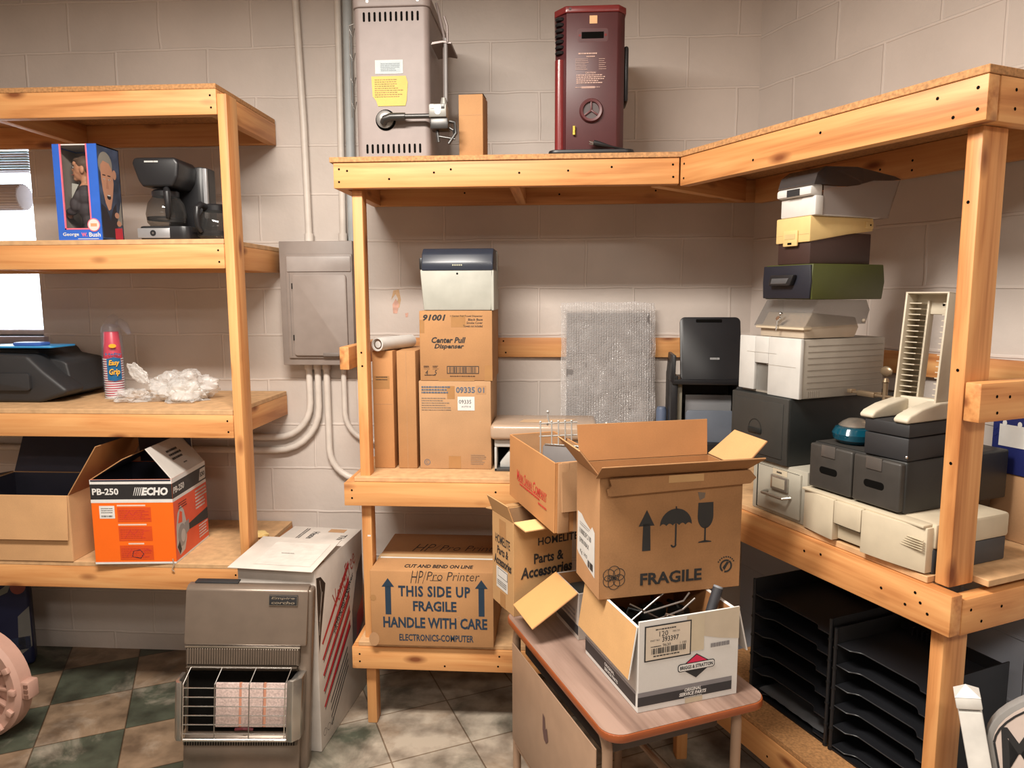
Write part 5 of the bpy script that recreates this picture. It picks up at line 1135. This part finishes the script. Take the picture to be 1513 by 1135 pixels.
WBX = plain('box_white', (.62, .60, .57), .4); SMD = glassy('dark_smoky_lid', (.06, .055, .055), .22, .08); TT = glassy('side_clear', (.40, .36, .34), .40, .2, 0, 40, (1, .97, .95))
w, d, h = .134, .30, .15; b = MB(); b.bx((-w/2, 0, 0), (w/2, .03, .055), WBX, .004); b.bx((-w/2+.003, .028, 0), (w/2-.003, d-.04, .004), WBX, .002); b.prism([(-.014, .058), (-.014, .078), (.0, .086), (.03, .086), (.03, .055), (.0, .055)], -w/2-.004, w/2-.006, WBX, 'x', .004); b.rect(-.005, .068, .05, .02, INK, FRONT(0, 0, -.0142)); b.build('base', t)
b = MB(); top = [(-.01, .085), (.0, .115), (.03, .135), (.15, .14), (.3, .122), (.325, .115)]
bot = [(-.01, .083), (.03, .085), (.1, .083), (.16, .092), (.22, .108), (.325, .113)]
for a, c in zip(top, top[1:]): b.add([(-w/2-.004, a[0], a[1]), (w/2+.002, a[0], a[1]), (w/2+.002, c[0], c[1]), (-w/2-.004, c[0], c[1])], [(0, 1, 2, 3)], SMD)
for s in (-w/2-.004, w/2+.002): b.add([(s, y, z) for y, z in bot+top[::-1]], [tuple(range(12))], SMD)
b.add([(-w/2-.004, -.01, .083), (w/2+.002, -.01, .083), (w/2+.002, -.01, .086), (-w/2-.004, -.01, .086)], [(0, 1, 2, 3)], SMD); b.build('lid', t)
b = MB()
side = [(.03, .0), (.285, .0), (.30, .05), (.325, .112), (.22, .106), (.16, .09), (.1, .082), (.03, .083)]
for s in (-w/2+.002, w/2-.003): b.add([(s, y, z) for y, z in side], [tuple(range(8))], TT)
b.add([(-w/2, .285, 0), (w/2, .285, 0), (w/2, .325, .112), (-w/2, .325, .112)], [(0, 1, 2, 3)], TT); b.build('clear_body', t)

# beige printer and what stands on it
PB_ = plain('printer_cream', (.53, .455, .335), .45); PBD = plain('printer_cream_shade', (.50, .43, .31), .45); PG = plain('printer_slate', (.045, .05, .058), .5)
t = rt('inkjet_printer', 'cream and slate printer under the black two-drawer box', 'printer', .9025, 1.2985, .572, ZM, R(0))
w, d, h = .40, .30, .125
b = MB(); b.bx((-w/2+.006, .03, .062), (w/2, d, h), PB_, .008); b.bx((-w/2+.01, .03, 0), (w/2-.004, d-.004, .062), PG, .004); b.build('casing', t)
def bow(x): return .022*(x/(w/2))**2
b = MB()
def seg(x0, x1, z0, z1):
    n = 6; o = [(x0+(x1-x0)*i/n, bow(x0+(x1-x0)*i/n)-.012) for i in range(n+1)]
    b.prism(o+[(x1, .035), (x0, .035)], z0, z1, PB_, 'z', .0025)
seg(-.198, -.075, .004, .117); seg(-.073, .018, .055, .117); seg(.02, .193, .004, .117)
b.bx((-.075, .012, .008), (.02, .03, .05), PBD, .002); b.bx((-.073, .0, .05), (.018, .03, .056), HOLE)
for i in range(5): b.bx((.13+i*.004, .0085, .062+i*.006), (.19, .0125, .0632+i*.006), PBD, M=Matrix.Translation((0, -.012+i*.0004, 0)))
b.build('front_cover', t)
b = MB(); b.bx((-.2, -.0, .116), (.188, .04, .124), PB_, .003); b.build('top_lip', t)
MBK = plain('media_box_black', (.040, .036, .032), .5, var=.15); MBS = plain('media_box_side', (.018, .018, .017), .5)
t = rt('media_storage_box', 'black two-drawer storage box on the cream printer', 'storage box', .912, 1.212, .556, ZM+.126)
w, d, h = .30, .40, .134
b = MB(); b.bx((-w/2, .012, 0), (w/2, d, h), MBS, .006, 3); b.add([(-w/2+.008, .014, h+.0003), (w/2-.008, .014, h+.0003), (w/2-.008, d-.01, h+.0003), (-w/2+.008, d-.01, h+.0003)], [(0, 1, 2, 3)], MBK); b.build('case', t)
for x0, x1 in ((-.15, -.002), (.002, .146)):
    b = MB(); c = (x0+x1)/2; b.bx((x0, -.004, .004), (x1, .02, h-.004), MBK, .006, 3); dr = b.build('drawer', t)
    b = MB(); b.prism(rrect(.062, .020, .009, 4, c-.004, .06), -.0052, -.003, HOLE, 'y', .0008, 1); b.build('grip_slot', dr)
    b = MB(); b.prism([(c-.03, h-.035), (c+.018, h-.035), (c+.018, h-.002), (c-.03, h-.002)], -.0065, -.002, plain('clear_tab', (.085, .075, .068), .2), 'y', .001); b.build('label_tab', dr)
t = rt('black_box', 'small black lidded box under the ivory rack', 'box', 1.088, 1.212, .548, ZM+.2605, R(4))
w, d, h = .124, .25, .095
b = MB(); b.bx((-w/2, 0, 0), (w/2, d, h*.62), BLACKM, .004); b.build('base', t)
b = MB(); b.bx((-w/2-.001, -.001, h*.64), (w/2+.001, d+.001, h), BLACKM, .004); b.build('lid', t)
b = MB(); b.ball((w/2-.002, -.001, .012), .004, CHROME, n=8); b.build('stud', t)
IV = plain('rack_ivory', (.54, .48, .375), .45); IVD = plain('rack_beige_backing', (.42, .36, .26), .5)
t = rt('cd_rack', 'tall ivory plastic slotted rack on the small black box', 'rack', 1.075, 1.205, .500, ZM+.3565, R(4))
w, h = .118, .315
L_ = Matrix.Translation((0, .06, .012)) @ Matrix.Rotation(R(-5), 4, 'X')
b = MB()
for s in (-1, 1):
    x = s*w/2; b.bx((x-.003*s-.003, 0, 0), (x-.003*s+.003, .075, h), IV, .002, M=L_)
    xi = x-s*.043 if s < 0 else x-.012
    b.bx((min(x, xi), .05, 0), (max(x, xi), .056, h), IVD, .001, M=L_)  # beige backing strips behind the rungs
b.bx((-w/2, .0, h-.004), (w/2, .075, h), IV, .001, M=L_); b.bx((-w/2, .045, h-.055), (w/2, .06, h), IV, .002, M=L_); b.bx((-w/2, .02, 0), (w/2, .075, .04), IV, .003, M=L_); b.disc(.02, h-.03, .0035, HOLE, L_ @ FRONT(0, 0, .0445), 8); b.disc(.022, .022, .004, HOLE, L_ @ FRONT(0, 0, .0195), 8)
b.bx((-w/2+.039, .036, .03), (-w/2+.045, .06, h-.02), IV, .001, M=L_); b.build('frame', t)
for s in (0, 1):
    b = MB()
    for i in range(17):
        z = .05+i*.0147; b.bx((-w/2+.003, .012, z) if s == 0 else (w/2-.016, .006, z), (-w/2+.040, .052, z+.0022) if s == 0 else (w/2-.004, .052, z+.0022), IV, M=L_)
    b.build('slot_rungs', t)
for s in (-1, 1):
    b = MB(); b.prism([(-.055, 0), (.12, 0), (.12, .045), (.07, .045), (.0, .034), (-.045, .02), (-.058, .010)], s*.048-.02, s*.048+.02, IV, 'x', .006, 3); b.build('foot', t)
b = MB(); b.bx((-.03, .06, .0), (.03, .12, .014), IV, .003); b.build('foot_bridge', t)
# blue jar and brass stand
p = U(.985, .47, ZM+.261)
t = thing('glass_jar', 'squat blue-green glass jar with a silver cap', 'jar', p)
b = MB(); TEAL = plain('teal_glass', (.004, .075, .12), .12, trans=.25, coat=.5); b.lathe([(0, 0), (.04, 0), (.056, .012), (.06, .028), (.052, .044), (.034, .05)], TEAL, 36); b.build('glass_body', t)
b = MB(); b.lathe([(.042, .046), (.044, .050), (.034, .06), (.02, .068), (0, .07)], plain('jar_silver', (.42, .38, .33), .3, .8), 32); b.build('metal_cap', t)
p = U(.99, .368, ZM+.261)
BRS = plain('old_brass', (.30, .22, .14), .35, .7)
t = thing('brass_stand', 'brass stand with a crossbar behind the blue-green jar', 'stand', p, RW)
b = MB(); b.lathe([(0, 0), (.03, 0), (.032, .006), (.01, .012), (.007, .02), (.0065, .10), (.009, .108), (.007, .12), (.007, .165), (.009, .168), (.006, .178), (0, .18)], BRS, 18); b.build('pillar', t)
b = MB(); b.ball((0, 0, .198), .02, BRS, n=18, sc=(1, .35, .75)); b.build('thumb_piece', t)
b = MB(); b.bx((-.12, -.006, .122), (.06, .006, .130), BRS, .002); b.bx((-.125, -.01, .122), (-.108, .01, .134), BRS, .002); b.bx((-.09, -.01, .118), (-.03, .01, .134), BRS, .003); b.tube([(.055, 0, .126), (.06, 0, .09)], .004, BRS, 8); b.ball((.06, 0, .085), .008, BRS, n=8); b.bx((-.025, -.004, .13), (-.01, .004, .136), BRS, .001); b.build('crossbar', t)
# boxed set at the far end
bb2 = rt('cardboard_box', 'brown box under the navy box at the right edge', 'box', 1.15, 1.44, .125, ZM); b = MB(); b.bx((-.145, 0, 0), (.145, .105, .185), CARDD, .003); b.build('carton', bb2)
t = rt('boxed_set', 'navy box with a white front panel at the right edge', 'box', 1.145, 1.45, .13, ZM+.186)
NB = plain('box_navy', (.016, .022, .12), .4); b = MB(); w, d, h = .305, .10, .185
b.bx((-w/2, 0, 0), (w/2, d, h), NB, .003); M = FRONT(0, 0)
b.rect(.01, h-.08, w*.94, .06, WBX, M); b.bx((-w/2, -.001, h-.022), (w/2, d, h+.001), WBX, .002) if False else None
for i in range(7): b.disc(-.12+i*.04, h-.046+.0, .006, WHITE, M, 10, .0010, 1.4)
for i in range(2): b.disc(-w/2+.008, h-.062-i*.018, .006, NB, M, 10, .0011)
b.rect(0, h-.006, w, .012, WBX, M, .0005); b.build('carton', t)

# ------------------------------------------------------------------ black sorters on the lowest shelf
TR = plain('sorter_black', (.007, .0075, .009), .5); TRE = plain('sorter_edge', (.012, .0125, .015), .42)
def sorter(label, u0, u1, wf, z, n, pitch, dep=.30, comb=True):
    t = rt('paper_sorter', label, 'paper sorter', u0, u1, wf, z); w = u1-u0
    for k in range(n):
        zz = .012+k*pitch; b = MB()
        o = [(-w/2+.004, 0), (-w/2+.05, 0)]+[(-w/2+.05+.03*i/4, .022*math.sin(PI/2*i/4)) for i in range(1, 5)]+[(w/2-.08+.03*i/4, .022*math.cos(PI/2*i/4)) for i in range(5)]+[(w/2-.004, 0), (w/2-.004, dep), (-w/2+.004, dep)]
        b.prism(o, zz, zz+.004, TRE, 'z', .0012, 1)
        b.bx((-w/2+.004, dep-.004, zz), (w/2-.004, dep, zz+pitch*.6), TR)
        if comb:
            for i in range(7): b.bx((-w/2+.05+i*.016, dep-.02, zz+.004), (-w/2+.056+i*.016, dep-.004, zz+.03), TRE)
        b.build('shelf', t)
    for s in (-1, 1):
        b = MB(); x = s*w/2; b.bx((x-.002, .0, 0), (x+.002, dep, n*pitch), TR, .001)
        b.tube([(x, 0, 0), (x, 0, n*pitch)], .0055, TRE, 8)
        for k in range(n): b.tube([(x, 0, .0+k*pitch), (x, 0, .006+k*pitch)], .0075, TR, 8)
        b.build('side_panel', t)
    b = MB(); b.bx((-w/2, .0, -.0), (w/2, dep, .005), TR); b.build('base', t)
    return t
sorter('left one of the two black paper sorters on the lowest right shelf', .612, .940, .470, .319, 6, .0675)
sorter('right one of the two black paper sorters, behind the corner post', .960, 1.285, .470, .319, 6, .064, .27)
pp = thing('papers', 'grey crumpled papers on the lowest level of the left black sorter', 'papers', U(.78, .40, .319+.0175), RW)
b = MB(); vs = []; fs = []
for j in range(9):
    for i in range(15): vs.append((-.14+.28*i/14, -.06+.16*j/8, .004+.008*abs(_ns.noise(Vector((i*.6, j*.6, 2))))))
for j in range(8):
    for i in range(14): a = j*15+i; fs.append((a, a+1, a+16, a+15))
b.add(vs, fs, plain('dusty_paper', (.09, .09, .095), .7)); b.build('sheets', pp)

# ------------------------------------------------------------------ wooden yard sign, bottom right
SW = plain('sign_white_paint', (.66, .64, .60), .45, var=.1); SGY = plain('sign_edge_grey', (.26, .25, .24), .6); SF = plain('sign_face', (.62, .52, .47), .5, var=.05)
t = thing('yard_sign', 'white-posted sign board with a black letter M', 'sign', (1.068, 1.50, 0), rot=(0, R(-12), R(-24)))
b = MB(); hh = .835; b.bx((-.023, -.023, 0), (.023, .023, hh-.052), SW, .004); b.bx((-.019, -.019, hh-.055), (.019, .019, hh-.045), SGY)
b.bx((-.025, -.025, hh-.047), (.025, .025, hh-.02), SW, .003); b.add([(-.025, -.025, hh-.02), (.025, -.025, hh-.02), (.025, .025, hh-.02), (-.025, .025, hh-.02), (0, 0, hh)], [(0, 1, 4), (1, 2, 4), (2, 3, 4), (3, 0, 4)], SW); b.build('post', t)
b = MB(); arch = [(.024, .35), (.62, .35), (.62, .72)]+[(.322+.30*math.cos(R(a)), .705+.15*math.sin(R(a))) for a in range(6, 175, 7)]+[(.024, .72)]
b.prism(arch, -.012, .014, SGY, 'y', .003); a2 = [(.322+(x-.322)*.965, .6+(z-.6)*.965) for x, z in arch]; b.poly(a2, SF, FRONT(0, 0, -.012), .0008)
a3 = [(.322+(x-.322)*.962, .6+(z-.6)*.915) for x, z in arch]; b.stroke(a3+[a3[0]], .0045, INK, FRONT(0, 0, -.012), .0014)
b.text('M', .074, .095, INK, FRONT(0, 0, -.012), .02, .15, z=.0016, cx=.080, cy=.70); b.build('board', t)
b = MB(); b.bx((.622, -.023, 0), (.668, .023, hh-.05), SW, .004); b.build('post', t)
